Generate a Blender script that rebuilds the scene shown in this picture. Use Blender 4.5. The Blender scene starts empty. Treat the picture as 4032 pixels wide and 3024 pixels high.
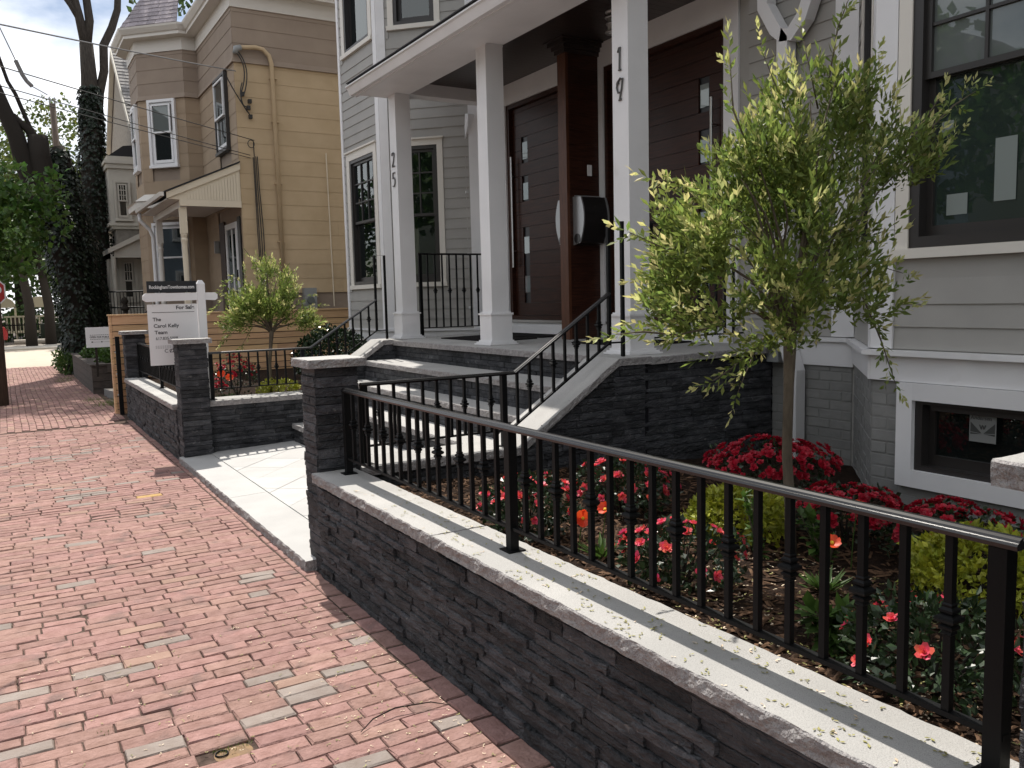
import bpy, math, random
from mathutils import Vector, Matrix, noise
random.seed(11)
SC = bpy.context.scene
COL = SC.collection
V = Vector
R = random.random
U = random.uniform

# ------------------------------------------------------------------ camera
cam = bpy.data.cameras.new('camera')
cam.sensor_fit = 'HORIZONTAL'
cam.sensor_width = 36.0
cam.lens = 3335.0 / 4032.0 * 36.0
cam.clip_start = 0.05
cam.clip_end = 2000
cam_o = bpy.data.objects.new('camera', cam)
COL.objects.link(cam_o)
cx = V((0.85664, -0.51533, -0.02448)); cy = V((0.07308, 0.07424, 0.99456)); cz = V((-0.51071, -0.85377, 0.10126))
cam_o.matrix_world = Matrix(((cx.x, cy.x, cz.x, 0), (cx.y, cy.y, cz.y, 0), (cx.z, cy.z, cz.z, 1.63), (0, 0, 0, 1)))
SC.camera = cam_o

# ------------------------------------------------------------------ world, sun, exposure
SUN = V((0.105, 0.60, 1.0)).normalized()
world = bpy.data.worlds.new('World')
SC.world = world
world.use_nodes = True
wn = world.node_tree.nodes; wl = world.node_tree.links
wn.clear()
w_out = wn.new('ShaderNodeOutputWorld'); w_bg = wn.new('ShaderNodeBackground')
w_sky = wn.new('ShaderNodeTexSky'); w_sky.sky_type = 'NISHITA'; w_sky.sun_disc = False
w_sky.sun_elevation = math.asin(SUN.z); w_sky.sun_rotation = math.atan2(SUN.x, SUN.y)
w_sky.air_density = 1.0; w_sky.dust_density = 1.5; w_sky.ozone_density = 1.0
w_tc = wn.new('ShaderNodeTexCoord'); w_map = wn.new('ShaderNodeMapping'); w_map.inputs['Scale'].default_value = (1.6, 1.6, 3.6)
w_map.inputs['Location'].default_value = (0.35, 0.1, 0.3)
w_noise = wn.new('ShaderNodeTexNoise'); w_noise.inputs['Scale'].default_value = 1.9; w_noise.inputs['Detail'].default_value = 7; w_noise.inputs['Roughness'].default_value = 0.55
w_ramp = wn.new('ShaderNodeValToRGB'); w_ramp.color_ramp.elements[0].position = 0.37; w_ramp.color_ramp.elements[1].position = 0.55
w_mix = wn.new('ShaderNodeMixRGB'); w_mix.inputs[2].default_value = (13.0, 13.1, 13.4, 1)
wl.new(w_tc.outputs['Generated'], w_map.inputs[0]); wl.new(w_map.outputs[0], w_noise.inputs['Vector'])
wl.new(w_noise.outputs['Fac'], w_ramp.inputs[0]); wl.new(w_ramp.outputs[0], w_mix.inputs[0]); wl.new(w_sky.outputs[0], w_mix.inputs[1])
wl.new(w_mix.outputs[0], w_bg.inputs[0]); w_bg.inputs[1].default_value = 0.10
wl.new(w_bg.outputs[0], w_out.inputs[0])

sun = bpy.data.lights.new('sun', 'SUN'); sun.energy = 5.0; sun.angle = math.radians(0.53); sun.color = (1.0, 0.94, 0.86)
sun_o = bpy.data.objects.new('sun', sun); COL.objects.link(sun_o)
sun_o.rotation_euler = SUN.to_track_quat('Z', 'Y').to_euler(); sun_o.location = SUN * 60

SC.view_settings.view_transform = 'Standard'; SC.view_settings.look = 'None'
SC.view_settings.exposure = 0.18; SC.view_settings.gamma = 1.0; SC.view_settings.use_curve_mapping = False
SC.render.engine = 'CYCLES'
SC.cycles.max_bounces = 6; SC.cycles.diffuse_bounces = 3; SC.cycles.glossy_bounces = 3; SC.cycles.transparent_max_bounces = 8
SC.cycles.caustics_reflective = False; SC.cycles.caustics_refractive = False
SC.cycles.use_denoising = True

# ------------------------------------------------------------------ materials
def mat(name, c1, c2=None, rough=0.6, nscale=6.0, bump=0.0, bscale=60.0, metal=0.0, vary=0.0, spec=0.5, stretch=(1, 1, 1), detail=5.0,
        bstretch=None, speck=None, transl=0.0, contrast=(0.3, 0.7), stain=None, hue=0.0, bdist=0.01):
    m = bpy.data.materials.new(name); m.use_nodes = True
    n = m.node_tree.nodes; l = m.node_tree.links
    p = n['Principled BSDF']
    p.inputs['Roughness'].default_value = rough; p.inputs['Metallic'].default_value = metal
    p.inputs['Specular IOR Level'].default_value = spec
    geo = n.new('ShaderNodeNewGeometry')
    def tex(scale, st, det=detail):
        mp = n.new('ShaderNodeMapping'); mp.inputs['Scale'].default_value = st
        t = n.new('ShaderNodeTexNoise'); t.inputs['Scale'].default_value = scale; t.inputs['Detail'].default_value = det
        l.new(geo.outputs['Position'], mp.inputs[0]); l.new(mp.outputs[0], t.inputs['Vector'])
        return t
    def ramp(src, a, b):
        r = n.new('ShaderNodeMapRange'); r.inputs[1].default_value = a; r.inputs[2].default_value = b
        l.new(src, r.inputs[0]); return r.outputs[0]
    def mix(fac, a, b, mode='MIX'):
        x = n.new('ShaderNodeMixRGB'); x.blend_type = mode
        for i, s in ((0, fac), (1, a), (2, b)):
            if isinstance(s, (int, float)): x.inputs[i].default_value = s
            elif isinstance(s, tuple): x.inputs[i].default_value = (*s, 1)
            else: l.new(s, x.inputs[i])
        return x.outputs[0]
    col = None
    if c2 is not None:
        t = tex(nscale, stretch); col = mix(ramp(t.outputs['Fac'], *contrast), c1, c2)
    if speck:
        t = tex(speck[0], (1, 1, 1), 2.0); col = mix(ramp(t.outputs['Fac'], speck[1], speck[1] + 0.06), col if col else c1, speck[2])
    if stain:
        t = tex(stain[0], (1, 1, 1), 6.0); col = mix(ramp(t.outputs['Fac'], stain[1], stain[1] + 0.12), col if col else c1, stain[2])
    if vary or hue:
        oi = n.new('ShaderNodeObjectInfo'); ad = n.new('ShaderNodeMath'); ad.operation = 'ADD'
        l.new(oi.outputs['Random'], ad.inputs[0]); l.new(geo.outputs['Random Per Island'], ad.inputs[1])
        fr = n.new('ShaderNodeMath'); fr.operation = 'FRACT'; l.new(ad.outputs[0], fr.inputs[0])
        mr = n.new('ShaderNodeMapRange'); mr.inputs[3].default_value = 1 - vary; mr.inputs[4].default_value = 1 + vary
        l.new(fr.outputs[0], mr.inputs[0])
        hs = n.new('ShaderNodeHueSaturation'); l.new(mr.outputs[0], hs.inputs['Value'])
        if hue:
            m2 = n.new('ShaderNodeMath'); m2.operation = 'MULTIPLY'; m2.inputs[1].default_value = 7.31; l.new(fr.outputs[0], m2.inputs[0])
            f2 = n.new('ShaderNodeMath'); f2.operation = 'FRACT'; l.new(m2.outputs[0], f2.inputs[0])
            m3 = n.new('ShaderNodeMapRange'); m3.inputs[3].default_value = 0.5 - hue; m3.inputs[4].default_value = 0.5 + hue
            l.new(f2.outputs[0], m3.inputs[0]); l.new(m3.outputs[0], hs.inputs['Hue'])
        if col: l.new(col, hs.inputs['Color'])
        else: hs.inputs['Color'].default_value = (*c1, 1)
        col = hs.outputs[0]
    if col: l.new(col, p.inputs['Base Color'])
    else: p.inputs['Base Color'].default_value = (*c1, 1)
    if bump:
        t = tex(bscale, bstretch or (1, 1, 1), 6.0)
        b = n.new('ShaderNodeBump'); b.inputs['Strength'].default_value = bump; b.inputs['Distance'].default_value = bdist
        l.new(t.outputs['Fac'], b.inputs['Height']); l.new(b.outputs[0], p.inputs['Normal'])
    if transl:
        tr = n.new('ShaderNodeBsdfTranslucent'); mx = n.new('ShaderNodeMixShader'); mx.inputs[0].default_value = transl
        if col: l.new(col, tr.inputs[0])
        else: tr.inputs[0].default_value = (*c1, 1)
        l.new(p.outputs[0], mx.inputs[1]); l.new(tr.outputs[0], mx.inputs[2]); l.new(mx.outputs[0], n['Material Output'].inputs[0])
    return m

def glass_mat(name, tint, clear, gcol=(0.85, 0.9, 0.9), gmix=0.5):
    m = bpy.data.materials.new(name); m.use_nodes = True
    n = m.node_tree.nodes; l = m.node_tree.links; n.remove(n['Principled BSDF'])
    d = n.new('ShaderNodeBsdfDiffuse'); d.inputs[0].default_value = (*tint, 1)
    t = n.new('ShaderNodeBsdfTransparent'); t.inputs[0].default_value = (0.75, 0.8, 0.8, 1)
    g = n.new('ShaderNodeBsdfGlossy'); g.inputs[0].default_value = (*gcol, 1); g.inputs['Roughness'].default_value = 0.01
    lw = n.new('ShaderNodeFresnel'); lw.inputs[0].default_value = 1.5
    mr = n.new('ShaderNodeMapRange'); mr.inputs[1].default_value = 0.0; mr.inputs[2].default_value = 1.0; mr.inputs[3].default_value = gmix * 0.1; mr.inputs[4].default_value = 1.0
    l.new(lw.outputs[0], mr.inputs[0])
    m1 = n.new('ShaderNodeMixShader'); m1.inputs[0].default_value = clear; l.new(d.outputs[0], m1.inputs[1]); l.new(t.outputs[0], m1.inputs[2])
    m2 = n.new('ShaderNodeMixShader'); l.new(mr.outputs[0], m2.inputs[0]); l.new(m1.outputs[0], m2.inputs[1]); l.new(g.outputs[0], m2.inputs[2])
    l.new(m2.outputs[0], n['Material Output'].inputs[0])
    return m

GRANITE = mat('granite', (0.46, 0.45, 0.43), (0.36, 0.355, 0.34), rough=0.75, nscale=2.2, bump=0.25, bscale=170, speck=(420, 0.58, (0.25, 0.245, 0.24)), vary=0.05)
GRANITE_ROUGH = mat('granite_split', (0.40, 0.385, 0.375), (0.25, 0.235, 0.235), rough=0.9, nscale=40, bump=0.9, bscale=90, speck=(300, 0.6, (0.17, 0.15, 0.15)), bdist=0.02)
PAVER = mat('paver_granite', (0.50, 0.495, 0.48), (0.43, 0.425, 0.415), rough=0.8, nscale=3, bump=0.12, bscale=160, speck=(380, 0.62, (0.33, 0.33, 0.32)), vary=0.08)
SLATE = mat('slate_ledger', (0.092, 0.093, 0.100), (0.026, 0.028, 0.033), rough=0.72, nscale=9, bump=1.0, bscale=52, vary=0.45, stretch=(1, 1, 2.4), bstretch=(1, 1, 2.6), bdist=0.03, stain=(26, 0.63, (0.16, 0.155, 0.15)), spec=0.35, hue=0.02)
SLATE_CORE = mat('slate_core', (0.012, 0.012, 0.014), rough=0.95, spec=0.1)
BRICK = mat('pavement_brick', (0.355, 0.218, 0.192), (0.255, 0.148, 0.125), rough=0.9, nscale=16, bump=0.9, bscale=60, vary=0.13, hue=0.008, stain=(5.5, 0.57, (0.205, 0.135, 0.12)), spec=0.25)
BRICK_TAN = mat('pavement_brick_tan', (0.36, 0.24, 0.19), (0.29, 0.185, 0.145), rough=0.9, nscale=11, bump=0.5, bscale=70, vary=0.1, spec=0.25)
BRICK_GREY = mat('pavement_brick_grey', (0.29, 0.25, 0.225), (0.24, 0.195, 0.17), rough=0.9, nscale=11, bump=0.5, bscale=70, vary=0.12, spec=0.25)
BRICK_YELLOW = mat('pavement_brick_yellow', (0.50, 0.33, 0.12), (0.40, 0.26, 0.12), rough=0.9, nscale=18, bump=0.5, bscale=70, spec=0.25)
JOINT = mat('joint_sand', (0.12, 0.085, 0.07), (0.05, 0.036, 0.03), rough=1.0, nscale=40, bump=0.5, bscale=120, spec=0.1)
TRIM = mat('white_trim', (0.76, 0.755, 0.76), (0.70, 0.695, 0.70), rough=0.45, nscale=3, bump=0.05, bscale=24, vary=.03, stain=(3.2, .66, (0.64, 0.63, 0.62)), bstretch=(1, 1, .3))
CREAM = mat('cream_casing', (0.70, 0.665, 0.60), rough=0.5)
SIDING = mat('grey_siding', (0.36, 0.348, 0.325), (0.325, 0.315, 0.295), rough=0.6, nscale=4, vary=0.03, bump=0.05, bscale=50, bstretch=(1, 1, 9))
DKFRAME = mat('bronze_window_frame', (0.026, 0.023, 0.022), rough=0.4)
GLASS = glass_mat('window_glass', (0.012, 0.016, 0.016), 0.45)
GLASS_DARK = glass_mat('window_glass_dark', (0.012, 0.015, 0.016), 0.0)
GLASS_FILM = glass_mat('window_glass_film', (0.13, 0.145, 0.14), 0.0, gmix=0.3)
GLASS_GREEN = glass_mat('window_glass_green', (0.035, 0.05, 0.045), 0.3)  # dark green tint mixed into partly clear glass
ROOM = mat('dark_room', (0.03, 0.034, 0.034), rough=0.9)
PAPER = mat('paper', (0.22, 0.25, 0.235), rough=0.9)
WOOD_DARK = mat('mahogany', (0.056, 0.020, 0.012), (0.020, 0.008, 0.0055), rough=0.36, spec=0.22, nscale=7, stretch=(1, 0.6, 14), vary=0.14, bump=0.08, bscale=30, bstretch=(1, 0.5, 20))
WOOD_POST = mat('mahogany_edge', (0.12, 0.045, 0.022), (0.07, 0.027, 0.014), rough=0.45, spec=0.3, nscale=9, stretch=(6, 6, 0.7))
CEIL = mat('porch_ceiling_stain', (0.028, 0.018, 0.015), (0.018, 0.012, 0.011), rough=0.35, nscale=5, stretch=(9, 1, 1))
IRON = mat('black_iron', (0.005, 0.0054, 0.006), rough=0.5, bump=0.05, bscale=60, spec=0.16)
IRON_RAIL = mat('black_handrail', (0.006, 0.0062, 0.007), rough=0.26, spec=0.55)
STEEL = mat('brushed_steel', (0.52, 0.52, 0.52), rough=0.32, metal=1.0)
NUMERAL = mat('numeral_bronze', (0.12, 0.12, 0.12), rough=0.4, metal=0.7)
BOXBLACK = mat('mailbox_black', (0.016, 0.015, 0.015), rough=0.28)
BOXGREY = mat('mailbox_grey', (0.34, 0.345, 0.35), rough=0.35, metal=0.6)
MAT_RUBBER = mat('door_mat_pile', (0.022, 0.02, 0.02), (0.012, 0.011, 0.011), rough=1.0, nscale=90, bump=0.6, bscale=200, spec=0.1)
MULCH = mat('mulch_soil', (0.040, 0.024, 0.016), (0.013, 0.009, 0.007), rough=1.0, nscale=24, bump=1.0, bscale=70, bdist=0.03, spec=0.1)
CHIP = mat('bark_chip', (0.13, 0.075, 0.043), (0.045, 0.025, 0.015), rough=0.9, nscale=30, vary=0.5, spec=0.2)
CEDAR = mat('cedar_board', (0.72, 0.47, 0.27), (0.54, 0.325, 0.165), rough=0.7, nscale=5, stretch=(0.5, 3, 14), vary=0.16, hue=0.008, bump=0.12, bscale=30, bstretch=(0.6, 3, 20), stain=(7, 0.71, (0.20, 0.09, 0.045)))
TANLOW = mat('yellow_shingle_siding', (0.52, 0.395, 0.25), (0.46, 0.345, 0.21), rough=0.8, nscale=3, vary=0.05, bump=0.15, bscale=40, bstretch=(5, 5, 1))
TANUP = mat('taupe_shingle_siding', (0.31, 0.245, 0.19), (0.27, 0.21, 0.165), rough=0.8, nscale=3, vary=0.05, bump=0.15, bscale=40, bstretch=(5, 5, 1))
CREAMTRIM = mat('cream_trim', (0.72, 0.64, 0.50), (0.66, 0.58, 0.45), rough=0.6, nscale=2)
PALETRIM = mat('pale_cornice', (0.66, 0.63, 0.58), rough=0.6)
ROOF = mat('asphalt_shingle', (0.33, 0.295, 0.315), (0.25, 0.22, 0.235), rough=0.95, nscale=30, vary=0.14, bump=0.5, bscale=200)
ROOF_DK = mat('dark_shingle', (0.03, 0.03, 0.032), rough=0.95, bump=0.5, bscale=150)
BARK = mat('bark', (0.075, 0.065, 0.055), (0.038, 0.032, 0.027), rough=0.95, nscale=14, stretch=(3, 3, 0.6), bump=0.9, bscale=30, bstretch=(3, 3, 0.5), spec=0.15)
BARK_SMOOTH = mat('willow_bark', (0.17, 0.14, 0.105), (0.09, 0.072, 0.055), rough=0.85, nscale=20, stretch=(2, 2, 0.5), bump=0.4, bscale=50, spec=0.2)
BARK_DK = mat('dark_bark', (0.035, 0.030, 0.026), rough=0.95, bump=0.8, bscale=25, spec=0.1)
LEAF_W = mat('willow_leaf', (0.25, 0.31, 0.075), (0.13, 0.19, 0.042), rough=0.45, nscale=9, vary=0.4, hue=0.02, transl=0.52)
LEAF_WT = mat('willow_tip_leaf', (0.70, 0.66, 0.30), (0.50, 0.54, 0.19), rough=0.5, nscale=12, vary=0.25, hue=0.025, transl=0.52)
LEAF_DK = mat('rose_leaf', (0.026, 0.052, 0.018), (0.015, 0.03, 0.012), rough=0.35, nscale=14, vary=0.4, transl=0.12)
LEAF_GOLD = mat('spirea_leaf', (0.42, 0.42, 0.035), (0.26, 0.30, 0.03), rough=0.5, nscale=9, vary=0.25, hue=0.012, transl=0.25)
LEAF_MID = mat('perennial_leaf', (0.085, 0.16, 0.03), (0.05, 0.10, 0.02), rough=0.5, nscale=9, vary=0.3, transl=0.3)
LEAF_BOX = mat('glossy_shrub_leaf', (0.022, 0.045, 0.016), rough=0.22, vary=0.4)
LEAF_IVY = mat('ivy_leaf', (0.012, 0.024, 0.009), (0.007, 0.014, 0.006), rough=0.45, nscale=3, vary=0.5, transl=0.12)
LEAF_MAPLE = mat('maple_leaf', (0.11, 0.20, 0.035), (0.05, 0.115, 0.024), rough=0.5, nscale=2, vary=0.45, hue=0.02, transl=0.45)
LEAF_FAR = mat('far_leaf', (0.125, 0.155, 0.035), (0.055, 0.085, 0.022), rough=0.6, nscale=0.7, vary=0.4, hue=0.03, transl=0.4)
LEAF_OAK = mat('oak_leaf', (0.07, 0.12, 0.03), (0.04, 0.08, 0.02), rough=0.5, nscale=1, vary=0.4, transl=0.4)
PETAL_ROSE = mat('coral_rose_petal', (0.80, 0.10, 0.09), (0.72, 0.07, 0.13), rough=0.5, nscale=6, vary=0.2, hue=0.02, transl=0.3)
PETAL_AZ = mat('crimson_azalea_petal', (0.50, 0.012, 0.035), (0.38, 0.008, 0.03), rough=0.5, nscale=9, vary=0.25, transl=0.3)
PETAL_POPPY = mat('poppy_petal', (0.82, 0.055, 0.02), (0.85, 0.12, 0.025), rough=0.5, nscale=20, transl=0.35)
POPPY_EYE = mat('poppy_eye', (0.75, 0.50, 0.03), rough=0.7)
WHITEPAINT = mat('sign_white', (0.78, 0.775, 0.78), rough=0.45)
SIGNBLACK = mat('sign_black', (0.012, 0.013, 0.016), rough=0.35)
INK = mat('sign_ink', (0.055, 0.055, 0.06), rough=0.6)
INKWHITE = mat('sign_letter_white', (0.72, 0.72, 0.72), rough=0.6)
INKGREY = mat('sign_ink_grey', (0.28, 0.28, 0.28), rough=0.6)
STOPRED = mat('stop_red', (0.42, 0.02, 0.02), rough=0.4)
POLE = mat('utility_pole_wood', (0.115, 0.085, 0.065), (0.06, 0.045, 0.035), rough=0.95, nscale=10, stretch=(4, 4, 0.4), bump=0.5, bscale=30, bstretch=(4, 4, 0.4))
WIRE = mat('wire_black', (0.02, 0.02, 0.02), rough=0.6)
WIREGREY = mat('wire_grey', (0.22, 0.22, 0.22), rough=0.6)
CONCRETE = mat('concrete', (0.50, 0.455, 0.385), (0.43, 0.39, 0.33), rough=0.9, nscale=4, bump=0.2, bscale=60)
ASPHALT = mat('asphalt', (0.058, 0.056, 0.055), (0.045, 0.044, 0.043), rough=0.95, nscale=30, bump=0.4, bscale=200)
ROADTAN = mat('tan_crosswalk_concrete', (0.50, 0.43, 0.34), (0.44, 0.38, 0.30), rough=0.95, nscale=2, bump=0.2, bscale=60)  # light tan is the concrete's own colour
SOIL = mat('bare_soil', (0.135, 0.11, 0.085), (0.075, 0.06, 0.05), rough=1.0, nscale=5, bump=0.7, bscale=50)
GRASSM = mat('grass_blade', (0.13, 0.19, 0.035), rough=0.7, vary=0.4, transl=0.3)
SEED = mat('maple_seed', (0.30, 0.30, 0.085), (0.20, 0.17, 0.07), rough=0.7, nscale=40, vary=0.35)
STRAW = mat('dry_seed_straw', (0.62, 0.50, 0.36), rough=0.8, vary=0.3)
TIMBER = mat('weathered_timber', (0.10, 0.082, 0.07), (0.055, 0.045, 0.04), rough=0.95, nscale=6, stretch=(3, 0.6, 6), bump=0.5, bscale=25, bstretch=(3, 0.6, 6), vary=0.2)
PAINTED_BRICK = mat('grey_painted_brick', (0.235, 0.235, 0.225), (0.20, 0.20, 0.192), rough=0.75, nscale=9, vary=0.07, bump=0.35, bscale=30)
PAINTED_MORTAR = mat('grey_painted_mortar', (0.215, 0.215, 0.205), rough=0.85)
BEIGE = mat('play_beige', (0.50, 0.44, 0.30), rough=0.5)
CARRED = mat('car_red', (0.35, 0.015, 0.015), rough=0.25)
CARGLASS = mat('car_glass', (0.02, 0.022, 0.025), rough=0.08)
TYRE = mat('tyre_rubber', (0.015, 0.015, 0.015), rough=0.9)
METER = mat('meter_grey', (0.27, 0.28, 0.28), rough=0.5)
LANTERN = mat('lantern_nickel', (0.30, 0.29, 0.28), rough=0.35, metal=0.6)
LAMPGLASS = mat('lantern_glass', (0.45, 0.45, 0.43), rough=0.2)
GRIME = mat('concrete_block_grey', (0.20, 0.195, 0.19), rough=0.95, bump=0.4, bscale=50)
VALVE = mat('valve_iron', (0.26, 0.16, 0.075), (0.16, 0.10, 0.06), rough=0.8, nscale=25, bump=0.4, bscale=60)

# ------------------------------------------------------------------ mesh helpers
WM = {}
class MB:
    def __init__(s): s.v = []; s.f = []; s.m = []
    def face(s, idx, m=0): s.f.append(tuple(idx)); s.m.append(m)
    def poly(s, pts, m=0):
        b = len(s.v); s.v += [tuple(p) for p in pts]; s.face(range(b, b + len(pts)), m)
    def box(s, x0, y0, z0, x1, y1, z1, m=0, X=None):
        P = [(x0, y0, z0), (x1, y0, z0), (x1, y1, z0), (x0, y1, z0), (x0, y0, z1), (x1, y0, z1), (x1, y1, z1), (x0, y1, z1)]
        if X is not None: P = [tuple(X @ V(p)) for p in P]
        b = len(s.v); s.v += P
        for q in ((3, 2, 1, 0), (4, 5, 6, 7), (0, 1, 5, 4), (1, 2, 6, 5), (2, 3, 7, 6), (3, 0, 4, 7)): s.face([b + i for i in q], m)
        return s
    def prism(s, pts, z0, z1, m=0, mtop=None):
        n = len(pts); b = len(s.v)
        s.v += [(p[0], p[1], z0) for p in pts] + [(p[0], p[1], z1) for p in pts]
        for i in range(n): s.face((b + i, b + (i + 1) % n, b + n + (i + 1) % n, b + n + i), m)
        s.face([b + n + i for i in range(n)], m if mtop is None else mtop); s.face([b + n - 1 - i for i in range(n)], m)
        return s
    def extrude(s, pts, d, m=0):  # 3d polygon pushed along d
        n = len(pts); b = len(s.v); d = V(d)
        s.v += [tuple(V(p)) for p in pts] + [tuple(V(p) + d) for p in pts]
        for i in range(n): s.face((b + i, b + (i + 1) % n, b + n + (i + 1) % n, b + n + i), m)
        s.face([b + n + i for i in range(n)], m); s.face([b + n - 1 - i for i in range(n)], m)
        return s
    def tube(s, pts, r, n=8, m=0, cap=True, sq=False):
        pts = [V(p) for p in pts]; k = len(pts)
        rs = r if isinstance(r, (list, tuple)) else [r] * k
        b = len(s.v); ref = None
        for i, p in enumerate(pts):
            d = (pts[min(i + 1, k - 1)] - pts[max(i - 1, 0)])
            d = d.normalized() if d.length > 1e-9 else V((0, 0, 1))
            if ref is None: ref = V((1, 0, 0)) if abs(d.x) < 0.9 else V((0, 1, 0))
            a = (ref - d * ref.dot(d)).normalized(); ref = a; c = d.cross(a)
            for j in range(n):
                t = 2 * math.pi * (j + (0.5 if sq else 0)) / n
                s.v.append(tuple(p + (a * math.cos(t) + c * math.sin(t)) * rs[i]))
        for i in range(k - 1):
            for j in range(n):
                s.face((b + i * n + j, b + i * n + (j + 1) % n, b + (i + 1) * n + (j + 1) % n, b + (i + 1) * n + j), m)
        if cap:
            s.face([b + n - 1 - j for j in range(n)], m); s.face([b + (k - 1) * n + j for j in range(n)], m)
        return s
    def lathe(s, prof, n=12, m=0, at=(0, 0, 0), sq=False, turn=0.0):
        b = len(s.v); k = len(prof); q = math.sqrt(2) if sq else 1
        for r, z in prof:
            for j in range(n):
                t = 2 * math.pi * (j + (0.5 if sq else 0)) / n + turn
                s.v.append((at[0] + q * r * math.cos(t), at[1] + q * r * math.sin(t), at[2] + z))
        for i in range(k - 1):
            for j in range(n):
                s.face((b + i * n + j, b + i * n + (j + 1) % n, b + (i + 1) * n + (j + 1) % n, b + (i + 1) * n + j), m)
        s.face([b + n - 1 - j for j in range(n)], m); s.face([b + (k - 1) * n + j for j in range(n)], m)
        return s
    def sweep(s, pts, prof, m=0, hm=False):  # profile (side, up) swept along a polyline
        pts = [V(p) for p in pts]; k = len(pts); n = len(prof); b = len(s.v)
        for i in range(k):
            d0 = (pts[i] - pts[i - 1]).normalized() if i else None
            d1 = (pts[i + 1] - pts[i]).normalized() if i < k - 1 else None
            t = ((d0 or d1) + (d1 or d0)).normalized()
            hd = V((t.x, t.y, 0)); side = V((0, 0, 1)).cross(hd.normalized() if hd.length > 1e-6 else V((1, 0, 0)))
            up = t.cross(side).normalized() * 1.0
            if hd.length > 1e-6 and up.z < 0: up = -up
            sc = 1.0 / max(0.5, t.dot(d1 or d0))
            for a, c in prof: s.v.append(tuple(pts[i] + side * a * (sc if hm else 1) + up * c * (1 if hm else sc)))
        for i in range(k - 1):
            for j in range(n):
                s.face((b + i * n + j, b + (i + 1) * n + j, b + (i + 1) * n + (j + 1) % n, b + i * n + (j + 1) % n), m)
        s.face([b + j for j in range(n)], m); s.face([b + (k - 1) * n + n - 1 - j for j in range(n)], m)
        return s
    def mesh(s, name, mats, smooth=False):
        me = bpy.data.meshes.new(name); me.from_pydata(s.v, [], s.f)
        for x in (mats if isinstance(mats, (list, tuple)) else [mats]): me.materials.append(x)
        if any(s.m): me.polygons.foreach_set('material_index', s.m)
        if smooth: me.polygons.foreach_set('use_smooth', [True] * len(s.f))
        me.update(); return me
    def obj(s, name, mats, parent=None, smooth=False, kind=None):
        return place(s.mesh(name, mats, smooth), name, parent, None, kind)

def place(me, name, parent=None, M=None, kind=None):
    o = bpy.data.objects.new(name, me); COL.objects.link(o)
    M = M if M is not None else Matrix.Identity(4)
    if parent is not None:
        o.parent = parent; o.matrix_parent_inverse = WM[parent.name].inverted()
    o.matrix_basis = M; WM[o.name] = M.copy()
    if kind: o['kind'] = kind
    return o
def thing(name, label, cat, loc, group=None):
    o = bpy.data.objects.new(name, None); COL.objects.link(o); o.location = loc; o.empty_display_size = 0.1
    WM[o.name] = Matrix.Translation(loc)
    o['label'] = label; o['category'] = cat
    if group: o['group'] = group
    return o
def tag(o, label, cat, group=None):
    o['label'] = label; o['category'] = cat
    if group: o['group'] = group
    return o
def struct(mb, name, mats, smooth=False):
    o = mb.obj(name, mats, None, smooth); o['kind'] = 'structure'; return o
def basis(u, n, w, at, su=1, sn=1, sw=1):
    u, n, w = V(u) * su, V(n) * sn, V(w) * sw
    return Matrix(((u.x, n.x, w.x, at[0]), (u.y, n.y, w.y, at[1]), (u.z, n.z, w.z, at[2]), (0, 0, 0, 1)))
def text(body, parent, at, u, w, size, m, name='lettering', align='LEFT', spacing=1.0, bold=0.0, ext=0.0008, xscale=1.0, width=None):
    c = bpy.data.curves.new(name, 'FONT'); c.body = body; c.size = size; c.align_x = align; c.extrude = ext; c.space_character = spacing; c.offset = bold
    c.materials.append(m)
    to = bpy.data.objects.new(name, c); COL.objects.link(to)
    me = bpy.data.meshes.new_from_object(to.evaluated_get(bpy.context.evaluated_depsgraph_get()))
    bpy.data.objects.remove(to)
    if width:
        xs = [q.co.x for q in me.vertices]; xscale = width / (max(xs) - min(xs))
    o = bpy.data.objects.new(name, me); COL.objects.link(o)
    u = V(u).normalized(); w = V(w).normalized(); n = u.cross(w)
    M = Matrix(((u.x * xscale, w.x, n.x, at[0]), (u.y * xscale, w.y, n.y, at[1]), (u.z * xscale, w.z, n.z, at[2]), (0, 0, 0, 1)))
    if parent is not None:
        o.parent = parent; o.matrix_parent_inverse = WM[parent.name].inverted()
    o.matrix_basis = M; WM[o.name] = M
    return o

# granite slab with split (rock faced) edges
def slab(mb, pts, z0, z1, amp=0.012, step=0.03, zf=None, rough=None, seed=0.0, mtop=0, medge=1):
    loop = []
    n = len(pts)
    for i in range(n):
        a = V((*pts[i], 0)); c = V((*pts[(i + 1) % n], 0)); L = (c - a).length
        d = (c - a).normalized(); nn = V((d.y, -d.x, 0))
        isr = rough is None or i in rough
        k = max(1, int(L / step)) if isr else 1
        for j in range(k): loop.append((a + d * (L * j / k), nn, isr, 0 < j))
    N = len(loop); b = len(mb.v); lv = (0.0, 0.3, 0.62, 0.9, 1.0)
    for li, t in enumerate(lv):
        for p, nn, isr, inner in loop:
            z = z0 + (z1 - z0) * t; off = 0.0
            if isr:
                q = V((p.x * 17 + seed, p.y * 17, z * 30))
                off = amp * (noise.noise(q) + 0.5 * noise.noise(q * 2.7)) * (0.9 if 0 < li < 4 else 0.55)
                if li == 4: off -= amp * 0.45
                if not inner: off = min(off, 0)
            pp = p + nn * off
            zz = zf(pp.x, pp.y) if zf else 0
            mb.v.append((pp.x, pp.y, z + zz))
    for li in range(4):
        for j in range(N):
            mb.face((b + li * N + j, b + li * N + (j + 1) % N, b + (li + 1) * N + (j + 1) % N, b + (li + 1) * N + j), medge)
    mb.face([b + 4 * N + j for j in range(N)], mtop); mb.face([b + N - 1 - j for j in range(N)], medge)
    return mb
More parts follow.
